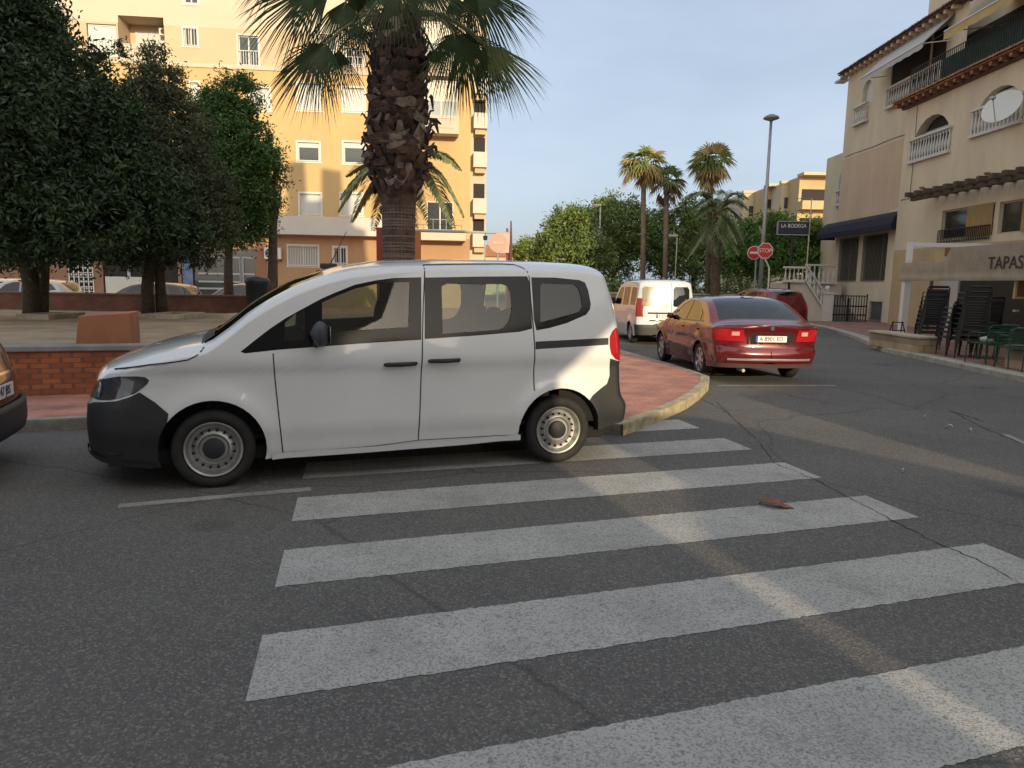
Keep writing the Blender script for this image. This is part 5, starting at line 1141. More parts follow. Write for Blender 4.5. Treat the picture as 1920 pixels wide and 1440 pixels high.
# trees closing the street
FT = [('round dark green tree closing the street, left of the tall palms', 1062, 44, [(1062, 425, 36), (1040, 450, 38), (1085, 440, 44), (1015, 470, 24), (1060, 490, 50), (1110, 480, 40), (1085, 405, 22)], G4, 12000),
      ('highest dark green tree crown behind the white street lamp', 1150, 48, [(1160, 392, 30), (1140, 425, 48), (1180, 440, 44), (1130, 395, 20), (1150, 480, 50), (1195, 400, 18)], G4, 12000),
      ('mid green tree behind the trunks of the two tall palms', 1225, 50, [(1230, 430, 34), (1215, 460, 40), (1255, 480, 42), (1250, 415, 20)], G4, 9000),
      ('olive green tree right of the tall palm trunks', 1300, 49, [(1298, 398, 28), (1290, 430, 40), (1325, 450, 42), (1300, 490, 45), (1345, 420, 26)], G4, 10500),
      ('green tree behind the feathery palm, below the ochre block', 1400, 46, [(1390, 445, 34), (1375, 480, 40), (1420, 490, 38), (1445, 450, 26)], G3b, 9000),
      ('bright green tree behind the dark blue sign board', 1480, 43, [(1462, 420, 22), (1485, 455, 36), (1455, 480, 36), (1505, 490, 34), (1440, 415, 14)], G3b, 9000),
      ('yellow-green sunlit tree beside the navy awning', 1540, 43, [(1545, 440, 30), (1530, 470, 34), (1558, 478, 28), (1522, 424, 14)], G5, 8000),
      ('small sunlit tree far off beside the sky, left of the round tree', 985, 60, [(985, 462, 12), (968, 470, 10), (1000, 470, 14), (978, 478, 12)], G5, 3500)]
for lab, px, Y, lb, m_, n in FT:
    p = P3(px, 560, Y); tree('street_tree', lab, (p[0], Y, 0), [L_(a, b, Y+random.uniform(-1, 1), r) for a, b, r in lb], m_, int(n*1.5), .12, clump=.55, group='trees closing the far end of the street', per=30, fill=.35)
# low hedge and wall under the far trees
hd = crown_points([(x, 41+random.uniform(-.5, .5), .9+random.uniform(-.2, .3), 1.6, 1, 1.0) for x in np.arange(5.0, 17, 1.5)], 12000, .5, 30); tag(leafmesh('hedge', hd, .1, G4, None), 'low dense hedge below the far trees behind the parked cars', 'hedge')
gw = thing('garden_wall', 'low tan stone wall in front of the far hedge behind the white van and red cars', 'wall', (0, 38.5, 0)); MB().box(2.6, 0, 0, 17, .3, 1.15).build('stonework', tile_mat('wall_tan', (.30, .22, .14), (.25, .18, .12), (.2, .15, .1), 2, 4, xf='xz', msz=.04), gw); MB().box(2.55, -.04, 1.15, 17, .34, 1.23).build('coping', mat('cap_stone'), gw)
# ------------------------------------------------------------------ palms
def fan_leaf(mb, C, D, N, L, spread=R(115), segs=34, droop=.35, join=.45, cup=.12, mi=0, wk=1.0):
    D = D.normalized(); N = (N-D*N.dot(D)).normalized(); S = D.cross(N); g = Vector((0, 0, -1)); dphi = 2*spread/segs
    ts = (.02, .22, join, .65, .82, .93, 1.0)
    for k in range(segs):
        phi = -spread+dphi*(k+.5); d = D*math.cos(phi)+S*math.sin(phi); pe = N.cross(d).normalized(); l = L*(.72+.28*math.cos(phi*.8))*random.uniform(.9, 1.04); dr = droop*random.uniform(.6, 1.5)
        vs = []
        for t in ts:
            c_ = C+d*l*t+N*(-cup*L*t*t*abs(math.sin(phi)))+g*dr*l*max(0, t-join*.7)**2
            w_ = l*t*math.tan(dphi/2)*1.02 if t <= join else l*join*math.tan(dphi/2)*max(.04, 1-((t-join)/(1-join))**1.3)*wk
            z_ = N*w_*.8
            vs += [c_-pe*w_+z_, c_-z_*.6, c_+pe*w_+z_]
        mb.add(vs, [(3*i+j, 3*i+j+1, 3*i+4+j, 3*i+3+j) for i in range(len(ts)-1) for j in range(2)], mi)
def frond(mb, H, M, T, width, n=46, droop=.3, mi=0, lw=.02, rr=.02):
    H, M, T = Vector(H), Vector(M), Vector(T); B = lambda t: H*(1-t)**2+M*2*t*(1-t)+T*t*t
    mb.tube([B(i/8) for i in range(9)], [rr*(1-i/9) for i in range(9)], 5, mi)
    for i in range(n):
        t = .12+.88*i/(n-1); c_ = B(t); tg = (B(min(1, t+.02))-B(t-.02)).normalized(); up = Vector((0, 0, 1)); sd = tg.cross(up)
        if sd.length < .1: sd = Vector((1, 0, 0))
        sd.normalize(); l = width*(math.sin(math.pi*min(1, .18+t*.8))**.7)
        for s_ in (-1, 1):
            d = (sd*s_*.75+tg*.65+up*.25*random.uniform(-.3, 1.2)).normalized()*l*random.uniform(.85, 1.1); m1 = c_+d*.5; e = c_+d+Vector((0, 0, -droop*l*random.uniform(.6, 1.3))); pw = d.cross(up).normalized()*lw
            mb.add([c_-pw*.5, c_+pw*.5, m1+pw, m1-pw, e], [(0, 1, 2, 3), (3, 2, 4)], mi)
palm_g = mat('palm_green', (.056, .088, .036), .5, noise=.25, scale=6, trans=.2, spec=.4, detail=2); palm_sun = mat('palm_green_sunlit', (.17, .21, .07), .5, noise=.3, scale=5, trans=.25)  # second green is brighter: sunlight on the right-hand leaf put into its colour
boot = mat('palm_boot', (.10, .062, .048), .9, noise=.6, scale=9, island=.5, bump=.5, bscale=40); bootl = mat('palm_boot_pale', (.25, .20, .16), .85, noise=.5, scale=12, island=.4)
trunkm = mat('palm_trunk', (.20, .155, .125), .95, noise=.4, scale=7, bump=.9, bscale=16, stretch=(1, 1, 6))
def main_palm():
    Y0 = 10.5; c0 = AY(748, 480, Y0); root = thing('fan_palm', 'tall fan palm with shaggy dark trunk rising behind the white van', 'palm tree', (c0.x, Y0, .1)); o = Vector(root.location)
    z = lambda y: AY(748, y, Y0).z-.1; px = Y0/FPX
    prof = [(0, .30), (.5, .26), (z(480), .235), (z(400), .24), (z(350), .27), (z(320), .31), (z(200), .33), (z(90), .3), (z(45), .2), (z(10), .12)]
    tr = MB().lathe([(r, h) for h, r in [(h_+i*.0, r_) for i, (h_, r_) in enumerate(prof)]], 28); n0 = 28
    # rings on the bare trunk
    rg = []; hh = 0
    while hh < z(345): rg += [(pchip(prof)(hh)+random.uniform(0,.005), hh), (pchip(prof)(hh+.02)-random.uniform(0,.005), hh+random.uniform(.015,.03))]; hh += random.uniform(.035,.06)
    autosmooth(MB().lathe(rg, 36).build('trunk', trunkm, root), 30); tr.build('trunk_core', boot, root)
    skp = pchip([(z(365), .30), (z(345), .35), (z(300), .43), (z(262), .44), (z(235), .38), (z(200), .37), (z(120), .385), (z(75), .33), (z(40), .24)])
    bd, bl = MB(), MB()
    h = z(372); top = z(35); k = 0
    while h < top:
        nring = 11
        for i in range(nring):
            th = 2*math.pi*(i+.5*(k % 2))/nring+random.uniform(-.15, .15); r = skp(h)*random.uniform(.86, 1.04); R_ = Vector((math.cos(th), math.sin(th), 0)); S_ = Vector((-math.sin(th), math.cos(th), 0)); hz = h+random.uniform(-.04, .04)
            w_ = random.uniform(.06, .11); ln = random.uniform(.14, .26); fl = random.uniform(-.02, .07); low = h < z(225)
            if low: fl = random.uniform(.0, .1)
            P = [(r-.08, 0, w_), (r-.02, ln*.35, w_*.9), (r+fl*.5, ln*.7, w_*.65), (r+fl, ln, w_*.45)]
            if random.random() < .25: P.append((r+fl+.05, ln+random.uniform(-.12, .02), w_*.3))
            vs = []
            for rr, dz, ww in P: c_ = R_*rr+Vector((0, 0, hz+dz)); vs += [c_-S_*ww, c_+R_*ww*.35, c_+S_*ww]
            pale = random.random() < (.30 if z(300) < h < z(230) else .07)
            (bl if pale else bd).add(vs, [(3*a+b, 3*a+b+1, 3*a+4+b, 3*a+3+b) for a in range(len(P)-1) for b in range(2)])
            # ragged split ends
            if random.random() < .5:
                e = R_*(r+fl)+Vector((0, 0, hz+ln)); bd.add([e-S_*.03, e+S_*.0, e-S_*.045+R_*.04+Vector((0, 0, random.uniform(-.1, .05)))], [(0, 1, 2)])
        h += .085; k += 1
    # torn sheaths wrapped round the trunk
    for i in range(150):
        t0 = random.uniform(0, 2*math.pi); sp = random.uniform(.35, 1.1); hz = random.uniform(z(352), z(70)); r = skp(hz)*random.uniform(1.0, 1.06); sag = random.uniform(-.12, .05); tl = random.uniform(-.08, .08); th_ = random.uniform(.02, .055); vs = []; n = 7
        for j in range(n+1):
            a = t0+sp*(j/n-.5); s_ = 1-(2*j/n-1)**2; hh_ = hz+sag*s_+tl*(j/n-.5); rr = r+.02*s_+random.uniform(-.006, .006); e_ = th_*(.3+s_); vs += [(math.cos(a)*rr, math.sin(a)*rr, hh_-e_), (math.cos(a)*(rr+.012+.03*s_), math.sin(a)*(rr+.012+.03*s_), hh_+e_*random.uniform(.3, 1))]
        (bl if random.random() < (.3 if z(300) < hz < z(200) else .1) else bd).add(vs, [(2*j, 2*j+2, 2*j+3, 2*j+1) for j in range(n)])
    for mb_, m_, nm in ((bd, boot, 'leaf_bases'), (bl, bootl, 'pale_leaf_bases')):
        o_ = mb_.build(nm, m_, root); s_ = o_.modifiers.new('s', 'SOLIDIFY'); s_.thickness = .012
    # a few hanging curls
    cu = MB()
    for (x, y, dx, dy) in ((695, 250, -18, 22), (700, 190, -10, 40), (805, 225, 22, 8), (812, 232, 10, 18), (698, 150, -8, 25), (806, 180, 6, 25), (690, 285, -12, 10), (812, 275, 8, 12)):
        a = AY(x, y, Y0)-o; b = AY(x+dx*.6, y+dy*.1, Y0)-o; c_ = AY(x+dx, y+dy, Y0)-o; cu.tube([a, b, c_], [.035, .03, .012], 5)
    cu.build('curled_stubs', boot, root)
    H = AY(752, 38, Y0)-o
    specs = [  # hastula px, tip px, depth offset, droop, sunlit colour, half spread
        (592, -18, 452, 48, -.3, .3, 0, 62), (648, 2, 612, 132, -.1, .35, 0, 62), (612, 82, 512, 186, -.3, .25, 0, 80), (636, 92, 632, 190, .2, .2, 0, 50), (676, 48, 664, 122, .2, .3, 0, 70),
        (742, -28, 730, 62, -.9, .3, 0, 60), (806, -20, 842, 50, -.7, .3, 0, 62), (892, -12, 1004, 50, -.2, .3, 0, 55), (880, -20, 918, 84, .2, .35, 0, 55), (850, 60, 878, 178, -.4, .25, 0, 60), (866, 62, 938, 176, .2, .25, 0, 58), (858, 64, 800, 110, .4, .3, 0, 40),
        (912, 84, 1012, 172, -.2, .25, 1, 50), (908, 86, 962, 188, .1, .3, 0, 45), (812, 92, 836, 162, .3, .3, 0, 60), (745, -30, 720, -120, .2, .2, 0, 70), (700, -60, 600, -140, 0, .3, 0, 70), (820, -60, 900, -150, 0, .3, 0, 70), (700, -25, 668, 40, .8, .3, 0, 60), (790, -45, 860, 10, 1.2, .4, 0, 60), (550, -60, 440, -40, .6, .3, 0, 70), (620, -20, 520, 70, .5, .35, 0, 50), (660, -15, 700, 90, .9, .35, 0, 55), (850, -10, 875, 95, .8, .35, 0, 50), (880, -30, 965, 90, .6, .3, 0, 50), (600, 84, 560, 200, .5, .3, 0, 50), (868, 70, 905, 195, .6, .3, 0, 45)]
    for i, (hx, hy, tx, ty, dd, dr, ye, sp_) in enumerate(specs):
        C = AY(hx, hy, Y0+dd)-o; T = AY(tx, ty, Y0+dd*1.5-.1)-o; D = T-C; L = D.length*1.0; mb = MB()
        Nn = Vector((random.uniform(-.3, .3), -1, .6+random.uniform(-.35, .35)))
        M = H.lerp(C, .5)+Vector((0, 0, .12+.1*abs(C.x-H.x))); mb.tube([H, H.lerp(M, .5)+Vector((0, 0, .04)), M, M.lerp(C, .55)+Vector((0, 0, .03)), C, C+D*.12], [.03, .025, .02, .017, .014, .004], 6, 1)
        fan_leaf(mb, C, D, Nn, L*1.02, R(sp_*.9), int(sp_*.52), dr*1.5, .33, wk=1.55)
        mb.build('palm_leaf', [palm_sun if ye else palm_g, mat('petiole', (.13, .12, .04), .5)], root)
main_palm()
def date_palm(label, hx, hy, Y, tips, base, m_, rtr=.2, lw=.02, width=.35, n=40, group=None, old=()):
    p = AY(hx, hy, Y); root = thing('date_palm', label, 'palm tree', (AY(base[0], base[1], Y).x, Y, 0), 0, group); o = Vector(root.location); H = p-o; b0 = Vector((0, 0, 0))
    autosmooth(MB().tube([b0, H*.5+Vector((.03, 0, 0)), H+Vector((0, 0, -.1)), H+Vector((0, 0, .25))], [rtr, rtr*.85, rtr*.95, rtr*.4], 14).build('trunk', mat('far_trunk', (.12, .085, .06), .95, noise=.5, scale=6, bump=.8, bscale=9), root), 60)
    for i, (tx, ty, up, dd) in enumerate(tips):
        T = AY(tx, ty, Y+dd)-o; M = H.lerp(T, .45)+Vector((0, 0, up*Y/FPX)); mb = MB(); frond(mb, H, M, T, width, n, lw=lw); mb.build('frond', old[0] if (old and i >= old[1]) else m_, root)
    return root
yg = mat('frond_yellowgreen', (.24, .27, .11), .55, island=.3, trans=.3); gg = mat('frond_green', (.26, .31, .15), .55, island=.3, trans=.25); og = mat('frond_dry', (.30, .20, .09), .8, island=.3, trans=.25)
tips = [(640, 372, 70, -1), (650, 330, 55, 1), (690, 265, 20, 0), (636, 395, 90, -.3), (660, 415, 90, .8), (700, 430, 80, -1.5), (735, 250, 10, 1), (862, 318, 70, -1), (868, 405, 95, 0), (850, 425, 90, -1.4), (840, 300, 50, 1), (830, 380, 85, 1.5), (810, 430, 80, -1.8), (800, 265, 15, 0), (770, 440, 60, -2), (715, 400, 70, -2), (785, 425, 50, -1.2), (700, 390, 60, 1.2)]
date_palm('yellow-green feathery palm half hidden behind the shaggy trunk', 760, 335, 24, tips, (764, 590), yg, .24, .05, .62, 60, old=(og, 14))
tp = []
for i in range(34):
    t = 2*math.pi*i/34*1.0+.3; r = random.uniform(44, 70); e = random.choice((-1.1, -.5, 0, .5, 1.0)); tp.append((1345+r*math.cos(t)*1.05, 402-38*e+abs(math.cos(t))*10+(r*.55 if e < -.3 else 0), 30+16*e, r*math.sin(t)/35))
date_palm('feathery date palm with thick trunk beside the tall grey lamp', 1345, 405, 38, tp, (1340, 560), gg, .27, .028, .62, 40)
def far_fan(label, hx, hy, Y, bx, rpx, m_, n=34, skirt=True, green=None):
    p = AY(hx, hy, Y); root = thing('fan_palm', label, 'palm tree', (AY(bx, 560, Y).x, Y, 0), 0, 'tall fan palms at the end of the street'); o = Vector(root.location); H = p-o; r = rpx/FPX*Y
    MB().tube([(0, 0, 0), H*.5, H], [.17, .125, .14], 12).build('trunk', mat('far_trunk_grey', (.20, .15, .11), .95, noise=.4, scale=4), root, smooth=True)
    a, b = MB(), MB()
    for i in range(n):
        th = random.uniform(0, 2*math.pi); el = random.uniform(-.7, 1.25); d = Vector((math.cos(th)*math.cos(el), math.sin(th)*math.cos(el), math.sin(el))); C = H+d*r*.45+Vector((0, 0, .1)); old_ = el < -.2 or random.random() < .2
        fan_leaf(b if old_ else a, C, d+Vector((0, 0, -.35)), Vector((-d.x*.5, -d.y*.5, 1)) if el < .9 else Vector((0, -1, .3)), r*.68, R(80), 11, .65, .42, wk=1.2); (b if old_ else a).tube([H, C], [.03, .02], 4)
    for i in range(6 if skirt else 3):
        th = random.uniform(0, 2*math.pi); C = H+Vector((math.cos(th)*.35, math.sin(th)*.35, -.2-random.random()*r*.5)); fan_leaf(b, C, Vector((math.cos(th)*.3, math.sin(th)*.3, -1)), Vector((math.cos(th), math.sin(th), .2)), r*.6, R(40), 7, .2, .5)
    a.build('crown', green or mat('far_fan_green', (.26, .33, .11), .55, trans=.3, noise=.3, scale=2), root); b.build('dead_leaves', m_, root)
dry = mat('dry_fan', (.55, .42, .20), .8, island=.3, trans=.3)
far_fan('tallest fan palm at the end of the street with orange dead leaves', 1207, 312, 39, 1206, 46, dry, 40)
far_fan('darker shorter fan palm just right of the tallest one', 1250, 345, 39, 1247, 36, mat('dry_dull', (.16, .12, .06), .8, island=.3), 34, green=mat('fan_green', (.15, .21, .08), .5))
far_fan('broad fan palm with orange dead leaves above the feathery date palm', 1334, 312, 40, 1326, 44, dry, 44)
# ------------------------------------------------------------------ street furniture
def lamp_post(label, px, ytop, ybase, Y, kind, m_, r=.07):
    b = AY(px, ybase, Y); t = AY(px, ytop, Y); h = t.z; root = thing('street_lamp', label, 'street lamp', (b.x, Y, 0)); MB().bar((0, 0, 0), (0, 0, h-.08), r, r*.55, 14).build('pole', m_, root, smooth=True); MB().lathe([(r*1.6, 0), (r*1.6, .3), (r*1.05, .42)], 14).build('base_collar', m_, root)
    if kind == 'cap':
        hd = MB().lathe([(0, h), (.12, h-.01), (.3, h-.1), (.34, h-.17), (.3, h-.2), (.1, h-.26), (r*.7, h-.3)], 22).build('lamp_head', mat('lamp_grey', (.20, .21, .23), .5), root, smooth=True)
        MB().lathe([(0, h-.25), (.2, h-.235), (.27, h-.2)], 20).build('lens', mat('lens_frost', (.5, .5, .48), .3), hd)
    else:
        hd = MB().box(-.55, -.1, h-.1, .06, .1, h+.03).build('lamp_head', m_, root, bevel=.03); MB().box(-.5, -.07, h-.125, -.1, .07, h-.102).build('lens', mat('lens_frost'), hd)
    return root
galv = mat('galvanised', (.33, .35, .36), .5, .5, noise=.15, scale=2); cream_pole = mat('cream_pole', (.6, .58, .46), .6)
lamp_post('tall grey street lamp with a round cap rising into the sky on the right', 1424, 214, 560, 32, 'cap', galv, .1)
lamp_post('pale street lamp with a flat sideways head in front of the far trees', 1120, 384, 560, 45, 'arm', cream_pole, .075)
lamp_post('short thin pale street lamp between the two groups of palms', 1264, 441, 560, 47, 'arm', cream_pole, .05)
def disc(mb, r, y, n=32, mi=0, c=(0, 0)): mb.add([(c[0], y, c[1])]+[(c[0]+r*math.cos(2*math.pi*(i+.5)/n), y, c[1]+r*math.sin(2*math.pi*(i+.5)/n)) for i in range(n)], [(0, i+1, (i+1) % n+1) for i in range(n)], mi)
red = mat('sign_red', (.55, .035, .03), .45); sw = mat('sign_white', (.72, .71, .68), .45)
p = AY(1435, 470, 30); b = AY(1441, 560, 30); s_ = thing('stop_sign', 'red octagonal STOP sign on a bent pale pole beside the tall lamp', 'road sign', (b.x, 30, 0)); dx, dz = p.x-b.x, p.z
MB().prism([(dx+.34*math.cos(math.pi/8+i*math.pi/4), dz+.34*math.sin(math.pi/8+i*math.pi/4)) for i in range(8)], 0, .02, f=lambda u, v, h: (u, h, v)).build('sign_plate', sw, s_)
MB().prism([(dx+.31*math.cos(math.pi/8+i*math.pi/4), dz+.31*math.sin(math.pi/8+i*math.pi/4)) for i in range(8)], -.004, -.001, f=lambda u, v, h: (u, h, v)).build('sign_face', red, s_); text('lettering', 'STOP', .235, sw, s_, (dx, -.008, dz), (R(90), 0, 0), .001, sx=.95)
q = AY(1436, 487, 30)-Vector((b.x, 30, 0)); k = AY(1443, 502, 30)-Vector((b.x, 30, 0)); MB().tube([(q.x, .05, q.z+.5), (q.x, .05, q.z), (k.x, .05, k.z), (.02, .05, 0)], .035, 8).build('pole', cream_pole, s_)
p = AY(1414, 474, 31); s_ = thing('no_entry_sign', 'round red no-entry sign half behind the STOP sign', 'road sign', (p.x, 31, 0)); m_ = MB(); disc(m_, .29, 0); m_.build('sign_plate', sw, s_)
m_ = MB(); disc(m_, .265, -.004); m_.build('sign_face', red, s_); MB().box(-.18, -.009, p.z-.04, .18, -.006, p.z+.05).build('white_bar', sw, s_); MB().bar((.12, .04, 0), (.12, .04, p.z+.3), .03).build('pole', galv, s_)
for n_ in ('sign_plate', 'sign_face'):
    for ch in s_.children:
        if ch.name.startswith(n_): ch.location = (0, 0, p.z)
# bar sign on a black post
p = AY(1487, 428, 33); w2 = 28/FPX*33; h2 = 11/FPX*33; s_ = thing('bar_sign', 'dark blue sign board with white capitals on a black post above the white stair', 'sign', (p.x, 33, 0)); nb = mat('sign_navy', (.02, .018, .045), .5)
MB().box(-w2, -.06, p.z-h2, w2, .06, p.z+h2).build('board', nb, s_); f = MB()
for a in ((-w2-.03, p.z-h2-.04, w2+.03, p.z-h2-.003), (-w2-.03, p.z+h2+.003, w2+.03, p.z+h2+.04), (-w2-.03, p.z-h2-.003, -w2-.003, p.z+h2+.003), (w2+.003, p.z-h2-.003, w2+.03, p.z+h2+.003)): f.box(a[0], -.08, a[1], a[2], .08, a[3])
f.build('frame', galv, s_); text('lettering', 'LA BODEGA', .24, sw, s_, (0, -.066, p.z+.1), (R(90), 0, 0), .001, sx=.88); MB().bar((0, .0, 0), (0, 0, p.z-h2-.04), .06).build('post', iron, s_)
# thin mast with an aerial right of the board
p = AY(1522, 372, 35); b = AY(1516, 540, 35); s_ = thing('aerial_mast', 'thin pale mast with a small aerial right of the dark blue sign board', 'mast', (p.x, 35, 0)); MB().bar((0, 0, 0), (0, 0, p.z), .025).build('pole', cream_pole, s_); MB().bar((-.9, 0, p.z-.03), (.1, 0, p.z), .015).bar((-.5, -.2, p.z), (-.5, .2, p.z), .01).build('aerial_arm', galv, s_)
# red posts, beam and round sign by the palm
Yg = 19.0; rp = mat('post_red', (.23, .035, .03), .6, noise=.2, scale=4); rp2 = mat('post_darkred', (.09, .02, .025), .6); pl = mat('beam_grey', (.36, .36, .34), .6)
a = AY(714, 440, Yg); c_ = AY(955, 440, Yg); root = thing('sign_gantry', 'grey beam with hanging lamp carried between red posts behind the palm trunk', 'gantry', (a.x, Yg, 0)); X1 = c_.x-a.x; zb = AY(800, 432, Yg).z; X2 = AY(782, 440, Yg).x-a.x
MB().box(-.1, -.1, 0, .1, .1, zb+.05).build('post', rp, root); MB().box(X2-.09, -.1, 0, X2+.09, .1, zb-.05).build('post', mat('post_orange', (.42, .14, .04), .6), root)
MB().bar((-.1, 0, zb), (X1, 0, AY(950, 437, Yg).z), .045, .03, 8).build('beam', pl, root); xh = AY(910, 440, Yg).x-a.x; MB().bar((xh, 0, zb-.1), (xh, 0, zb-.02), .012).lathe([(.0, 0), (.06, -.02), (.05, -.12), (0, -.14)], 10, c=(xh, 0, zb-.1)).build('hanging_lamp', iron, root)
MB().bar((xh-.01, 0, 0), (xh-.01, 0, zb-.25), .02).build('thin_stay', pl, root)
root = thing('pylon', 'dark red twin-blade pylon standing right of the pale orange round sign', 'pylon', (c_.x, Yg, 0)); zt = AY(958, 414, Yg).z; z2 = AY(953, 428, Yg).z
MB().prism([(.0, 0), (.1, 0), (.08, zt-.45), (.055, zt), (.02, zt-.02)], -.09, -.02, f=lambda u, v, h: (u, h, v)).build('blade', rp2, root); MB().prism([(-.06, 0), (.06, 0), (.03, z2-.7), (-.03, z2), (-.09, z2)], .0, .08, f=lambda u, v, h: (u, h, v)).build('blade', mat('post_mauve', (.16, .05, .06), .6), root)
c_ = AY(934, 456, Yg); r_ = 17/FPX*Yg; s_ = thing('round_sign', 'faded pale orange round sign on a pinkish board behind the van roof', 'road sign', (c_.x, Yg-.1, 0)); MB().box(-r_*.2, 0, c_.z-r_*1.05, r_*1.2, .02, c_.z+r_*1.05).build('board', mat('board_pink', (.50, .40, .36), .7), s_)
m_ = MB(); disc(m_, r_, 0); d_ = m_.build('disc', mat('disc_orange', (.50, .33, .27), .7), s_); d_.location = (0, -.004, c_.z); MB().box(-r_*.6, -.012, c_.z-.03, r_*.6, -.008, c_.z+.05).build('bar', mat('board_pink'), s_); MB().bar((0, .06, 0), (0, .06, c_.z), .03).build('pole', galv, s_)

# ------------------------------------------------------------------ other cars
def plate(sk, parent, z0, z1, hw, txt, name='number_plate', end='tail', sgn=1, off=.02):
    z = (z0+z1)/2; a = sk.tail(z) if end == 'tail' else sk.nose(z)
    g = MB().box(a+off-.012, -hw, z0, a+off, hw, z1).build(name, whiteplate, parent); text('lettering', txt, (z1-z0)*.95, ink, g, (a+off+.003, 0, z), (R(90), 0, R(90)), .001, sx=hw*2/((z1-z0)*.95*.62*len(txt))*.95 if txt else 1)
    MB().box(a+off-.011, -hw-.001, z0-.001, a+off+.001, -hw+.035, z1+.001).build('blue_strip', mat('plate_blue', (.02, .05, .3), .5), g)
def sedan(name, label, root_loc, rz, pmat, cat='car', txt='A 8901 ED', scale=1.0, wheelm=None):
    root = thing(name, label, cat, root_loc, rz); root.scale = (scale,)*3; W = .87; WB = 2.52; HR = .305
    sk = Skin(T=[(-.9, .62), (-.86, .70), (-.7, .78), (-.3, .86), (.1, .92), (.32, .965), (.5, 1.05), (.85, 1.26), (1.1, 1.375), (1.4, 1.425), (1.9, 1.43), (2.3, 1.39), (2.6, 1.29), (2.9, 1.13), (3.08, 1.035), (3.2, 1.01), (3.44, 1.0), (3.52, .985), (3.56, .93)],
              B=[(-.9, .25), (-.6, .2), (.5, .19), (2.3, .2), (3.0, .24), (3.56, .28)], nose=[(.1, -.84), (.3, -.9), (.5, -.9), (.7, -.84), (.9, -.5)], tail=[(.1, 3.44), (.28, 3.5), (.42, 3.56), (.54, 3.56), (.6, 3.51), (.8, 3.50), (.97, 3.53), (1.2, 3.5)],
              W=W, belt=.9, lean=.42, Rt=.09, nt=3.4, Ln=.55, nn=2.4, Lt=.30, ntl=3.0, tuck=.06, wheels=((0, HR, .35), (WB, HR, .35)), crease=((.68, .012, .03), (.42, .01, .03)), leanexp=1.1)
    Td = lambda a0, a1, d, n_=10: [(a0+(a1-a0)*i/n_, sk.T(a0+(a1-a0)*i/n_)-d) for i in range(n_+1)]
    wind = Td(.40, 1.12, .04)+[(1.12, 1.8), (.40, 1.6)]; rearg = Td(2.30, 3.03, .032)+[(3.03, 1.8), (2.30, 1.8)]
    w1 = [(.82, .965), (.95, 1.1), (1.2, 1.25), (1.5, 1.32), (1.62, 1.33), (1.62, .975)]; w2 = [(1.69, .978), (1.69, 1.33), (2.0, 1.32), (2.22, 1.26), (2.38, 1.12), (2.42, .99)]; w3 = [(2.47, .995), (2.43, 1.12), (2.32, 1.21), (2.52, 1.13), (2.66, 1.0)]
    hl = [(-.95, .55), (-.3, .62), (-.38, .72), (-.6, .75), (-.95, .72)]
    tl = [(3.13, .80), (3.2, .9), (3.45, .91), (3.45, .71), (3.3, .72)]
    skirt_r = [(3.0, .2), (3.0, .345), (3.6, .345), (3.6, .2)]
    out = build_skin(sk, [('windscreen', [wind], carglass, -.003), ('rear_window', [rearg], darkglass, -.002), ('side_window', [w1, w2, w3], darkglass, -.005), ('headlight', [hl], mat('headlight_lens'), .003), ('tail_light', [tl], redlens, .005), ('bumper_skirt', [skirt_r], mat('skirt_grey', (.10, .055, .055), .5), .003), (None, [circ(0, HR, .345), circ(WB, HR, .345)], None, 0)], root, default=('body', pmat), na=40, nz=14, side_parts=('tail_light', 'headlight', 'side_window'))
    body = out['body'][0]
    for g in ([(.45, .92), (.5, .5), (.62, .24)], [(1.655, 1.33), (1.655, .6), (1.62, .24)], [(2.55, 1.0), (2.5, .75), (2.2, .5), (2.1, .24)]): ribbon(sk, g, .008, .0015, mat('panel_gap'), body, 'panel_gap')
    ribbon(sk, [(.35, .52), (2.15, .52)], .045, .006, pmat, body, 'rub_strip'); ribbon(sk, [(.8, .955), (1.6, .965), (2.45, .982), (2.68, .99)], .018, .003, chrome if False else black_gloss, body, 'waist_trim')
    rear_patch(sk, [(-.7, .395), (.7, .395), (.7, .43), (-.7, .43)], mat('trim_silver', (.45, .45, .45), .3, .6), root, 'rear_bumper_trim', .008)
    rear_patch(sk, [(.42, .71), (.66, .71), (.70, .89), (.46, .90)], redlens, root, 'tail_light', .006); rear_patch(sk, [(-.66, .71), (-.42, .71), (-.46, .90), (-.70, .89)], redlens, root, 'tail_light', .006)
    for s_ in (-1, 1): rear_patch(sk, [(s_*.52, .80), (s_*.64, .80), (s_*.64, .865), (s_*.52, .865)], mat('clear_lens', (.6, .34, .30), .12, coat=1), root, 'indicator_lens', .010, n=3)
    rear_patch(sk, [(-.40, .66), (.40, .66), (.40, .86), (-.40, .86)], pmat, body, 'plate_recess', -.0); plate(sk, root, .70, .80, .26, txt, off=.015)
    MB().lathe([(0, .02), (.035, .02), (.035, 0)], 18, c=(sk.tail(.92)-.005, 0, .925), ax='x').build('badge', chrome, root)
    rear_patch(sk, [(-.76, .955), (.76, .955), (.76, .965), (-.76, .965)], mat('panel_gap'), body, 'panel_gap', .002)
    rear_patch(sk, [(-.78, .60), (.78, .60), (.78, .608), (-.78, .608)], mat('panel_gap'), body, 'panel_gap', .003)
    wheel_well(sk, 0, HR, .35, root, W, R(0), R(180)); wheel_well(sk, WB, HR, .35, root, W, R(0), R(180))
    for ax_ in (0, WB):
        for sd in (-1, 1): alloy_wheel(root, (ax_, sd*(W-.10), HR), HR, .185, sd, mat_=wheelm)
